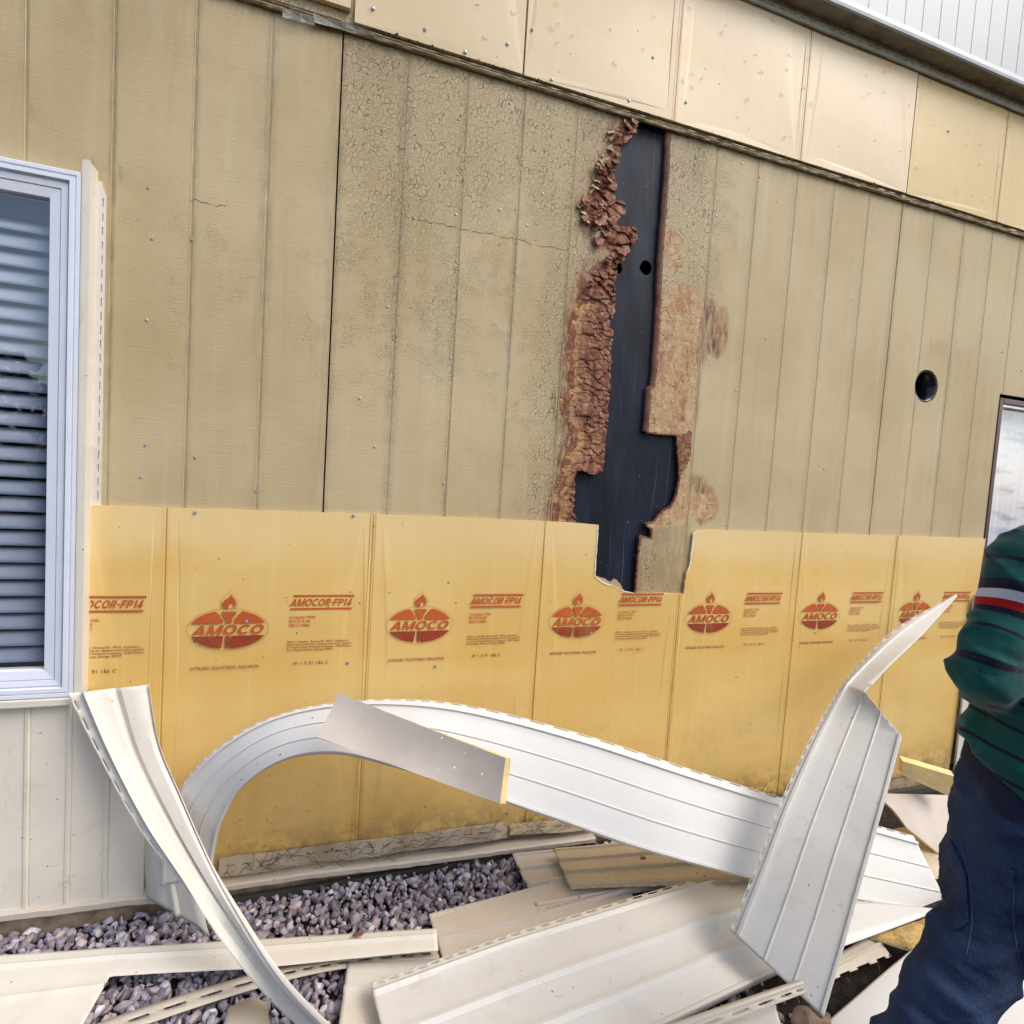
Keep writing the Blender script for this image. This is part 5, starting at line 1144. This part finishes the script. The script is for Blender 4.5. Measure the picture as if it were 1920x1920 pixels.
# sweater: torso and gathered sleeves
tors = [(waist.lerp(pelvis,.06), rv*.128-up*.055, fv*.112+up*.055),(waist.lerp(chest,.06), rv*.136-up*.045, fv*.118+up*.045),(waist.lerp(chest,.35), rv*.138-up*.02, fv*.125+up*.02),(waist.lerp(chest,.7), rv*.142, fv*.12),(chest, rv*.150, fv*.12),(chest.lerp(sho,.5), rv*.158, fv*.118),(sho.lerp(chest,.1), rv*.155, fv*.105),(sho.lerp(neck,.45), rv*.115, fv*.085),(neck, rv*.065, fv*.062)]
bm = bmesh.new(); loft(bm, tors, 36)
armP = {}
for side, (S_, E_, W_) in (('L', (shL, elL, wrL)), ('R', (shR, elR, wrR))):
    P_ = [sho.lerp(S_,.55), S_, S_.lerp(E_,.5), E_, E_.lerp(W_,.5), W_.lerp(E_,.15)]; armP[side] = smooth_path(P_, 60)
    rip = lambda t: (.006*math.sin(t*56)+.005*math.sin(t*31+1))*min(1, max(0, (t-.42)*4))
    loft(bm, tube_rings(P_, [.062,.060,.051,.049,.047,.042], rip, 3, n=90), 24)
def fold(p):
    q = mnoise.noise(Vector((p.x*5,p.y*5,p.z*7)))*.08; r = 1-abs(mnoise.noise(Vector((p.x*5+q*20,p.y*5,(p.z+p.x*.6)*15+q*9))))*2
    return .008*r*r*(1 if r > 0 else -.5)+.005*mnoise.noise(Vector((p.x*12,p.y*12,p.z*24)))+.002*mnoise.noise(p*45)-.003
sw = own(finish(bm, 'sweater', M['sweater'], .005, 3, fold))
# stripe coordinate: distance down the torso (or the sleeve) from the white and red band
def to_px(p):
    d = p-CAM; w_ = d.dot(fwd); return 960+F_PX*d.dot(right)/w_, 960-F_PX*d.dot(up)/w_
tax = (waist-sho).normalized(); bandp = pd(1925,1108); tn = (Vector((0,0,-1))*.93+rv*-.30).normalized()
bv = []
for v in sw.data.vertices:
    p = v.co; best = None
    for side, ap in armP.items():
        dd = min((p-q).length for q in ap[12::4]); best = (dd, side) if best is None or dd < best[0] else best
    ch = chest.lerp(sho, max(0, min(1, (p.z-chest.z)/(sho.z-chest.z+1e-6)))) if p.z > chest.z else waist.lerp(chest, max(0, min(1, (p.z-waist.z)/(chest.z-waist.z+1e-6))))
    lat = (p-ch).dot(rv)
    isarm = best[0] < .082 and (lat < -.150 if best[1] == 'L' else lat > .150)
    down = (p-bandp).dot(tn)
    if isarm:
        ap = armP[best[1]]; k = min(range(12, len(ap)), key=lambda i: (p-ap[i]).length); kk = min(len(ap)-2, max(1, k)); tt = (ap[kk+1]-ap[kk-1]).normalized()
        s_ = sum((ap[i+1]-ap[i]).length for i in range(12, kk)) + (p-ap[kk]).dot(tt); down = s_-.088
    bv.append(down)
a = sw.data.attributes.new('band', 'FLOAT', 'POINT'); a.data.foreach_set('value', np.array(bv, dtype=np.float32))
# undershirt hem showing under the sweater
bm = bmesh.new(); loft(bm, [(waist.lerp(pelvis,q), rv*r-up*.058, fv*(r-.028)+up*.058) for q, r in ((-.1,.120),(.15,.124),(.36,.124),(.38,.114))], 32)
own(finish(bm, 'shirt_hem', M['navy'], .006, 3, lambda p: .004*mnoise.noise(p*22)))
# jeans
bm = bmesh.new()
loft(bm, [(waist.lerp(pelvis,.14), rv*.112-up*.05, fv*.100+up*.05),(waist.lerp(pelvis,.5), rv*.116-up*.03, fv*.120+up*.02),(pelvis, rv*.116-up*.01, fv*.125),(pelvis+(pelvis-waist)*.45, rv*.108, fv*.115),(pelvis+(pelvis-waist)*.8, rv*.08, fv*.09)], 36)
for i, (H_, K_, A_) in enumerate(((hipL, knL, anL), (hipR, knR, anR))):
    rip = lambda t: .0045*math.sin(t*46+i)*(1 if .3 < t < .62 or t > .86 else .3)
    loft(bm, tube_rings([H_+hu*.03, H_.lerp(K_,.35), H_.lerp(K_,.75), K_, K_.lerp(A_,.5), A_-hu*.02], [.055,.067,.061,.056,.054,.052], rip, 5+i, n=80), 26)
def jf(p):
    r = 1-abs(mnoise.noise(Vector((p.x*6+p.z*4,p.y*6,p.z*11-p.x*8))))*2.2
    return .009*r*abs(r)-.004+.005*mnoise.noise(Vector((p.x*8+p.z*5,p.y*8,p.z*15-p.x*9)))+.0035*mnoise.noise(Vector((p.x*26,p.y*26,p.z*44)))
jn = own(finish(bm, 'jeans', M['denim'], .006, 4, jf))
from mathutils.bvhtree import BVHTree
bvh = BVHTree.FromPolygons([v.co for v in jn.data.vertices], [p.vertices for p in jn.data.polygons])
def on_jeans(px, py, lift=.0003):
    d = ray(px, py).normalized(); h = bvh.ray_cast(CAM, d)
    return (h[0]+h[1]*lift) if h[0] is not None else None
def stitches(pxs, rad=.0009):
    out = MB(); P = [Vector((a, b, 0)) for a, b in pxs]; n = len(P)*9; ps = [on_jeans(*crom(P, i/(n-1))[:2]) for i in range(n)]; ps = [p for p in ps if p is not None]
    if len(ps) > 2: out.tube(ps, rad, 6)
    return out
sm_ = MB()
for pxs in ([(1798,1570),(1818,1650),(1822,1730),(1812,1790)], [(1902,1655),(1900,1712),(1904,1762),(1918,1830)]):
    s_ = stitches(pxs); sm_.add(s_.v, s_.f)
o = sm_.build('seams', M['stitch'], None, label='pale stitched seams'); own(o)
def patch(quad, name, mat, lift=.004, n=10):
    mb = MB(); v = []; ok = True; ctr = None
    c = [Vector((*q, 0)) for q in quad]
    for i in range(n+1):
        for j in range(n+1):
            q = c[0].lerp(c[1], i/n).lerp(c[3].lerp(c[2], i/n), j/n); p = on_jeans(q.x, q.y, lift)
            if p is None: return None
            v.append(p)
    mb.add(v, [(i*(n+1)+j, (i+1)*(n+1)+j, (i+1)*(n+1)+j+1, i*(n+1)+j+1) for i in range(n) for j in range(n)])
    o = mb.build(name, mat, None, smooth=True); s = o.modifiers.new('s','SOLIDIFY'); s.thickness = .0025; return own(o)
patch([(1786,1575),(1815,1640),(1818,1730),(1790,1750)], 'back_pocket', M['denim'], .003)
patch([(1882,1622),(1905,1634),(1900,1668),(1880,1655)], 'belt_loop', M['denim'], .006)
# boots
for i, A_ in enumerate((anL, anR)):
    bm = bmesh.new(); loft(bm, tube_rings([A_+hu*.06, A_, A_-hu*.035+fv*.03, A_-hu*.048+fv*.11, A_-hu*.055+fv*.175], [.052,.050,.050,.045,.030], n=26), 20)
    o = finish(bm, 'boot', M['shoe'], .006, 4)
    for v in o.data.vertices: v.co.z = max(v.co.z, GZ+.001)
    own(o)

# a dark hedge across the yard, what the lower half of the window glass mirrors
hb = MB(); rh = random.Random(5)
for k in range(9000):
    x = rh.uniform(-16, 8); top_ = 3.2+.9*mnoise.noise(Vector((x*.5,0,0)))+.5*mnoise.noise(Vector((x*1.7,3,0))); z = rh.uniform(0,1)**.8*top_; y = -11+rh.uniform(-.7,.5); s_ = rh.uniform(.08,.2); a = rh.uniform(0,3.14); b = rh.uniform(-.8,.8)
    d1 = Vector((math.cos(a)*s_, math.sin(a)*s_*.5, math.sin(b)*s_)); d2 = Vector((-math.sin(b)*s_*.5, math.cos(a)*s_*.4, math.cos(b)*s_*.6)); p = Vector((x, y, GZ+z))
    hb.add([p-d1, p+d2, p+d1, p-d2], [(0,1,2,3)])
hb.build('hedge', M['leaf'], None, label='dark leafy hedge across the yard behind the camera', cat='hedge', kind='stuff')
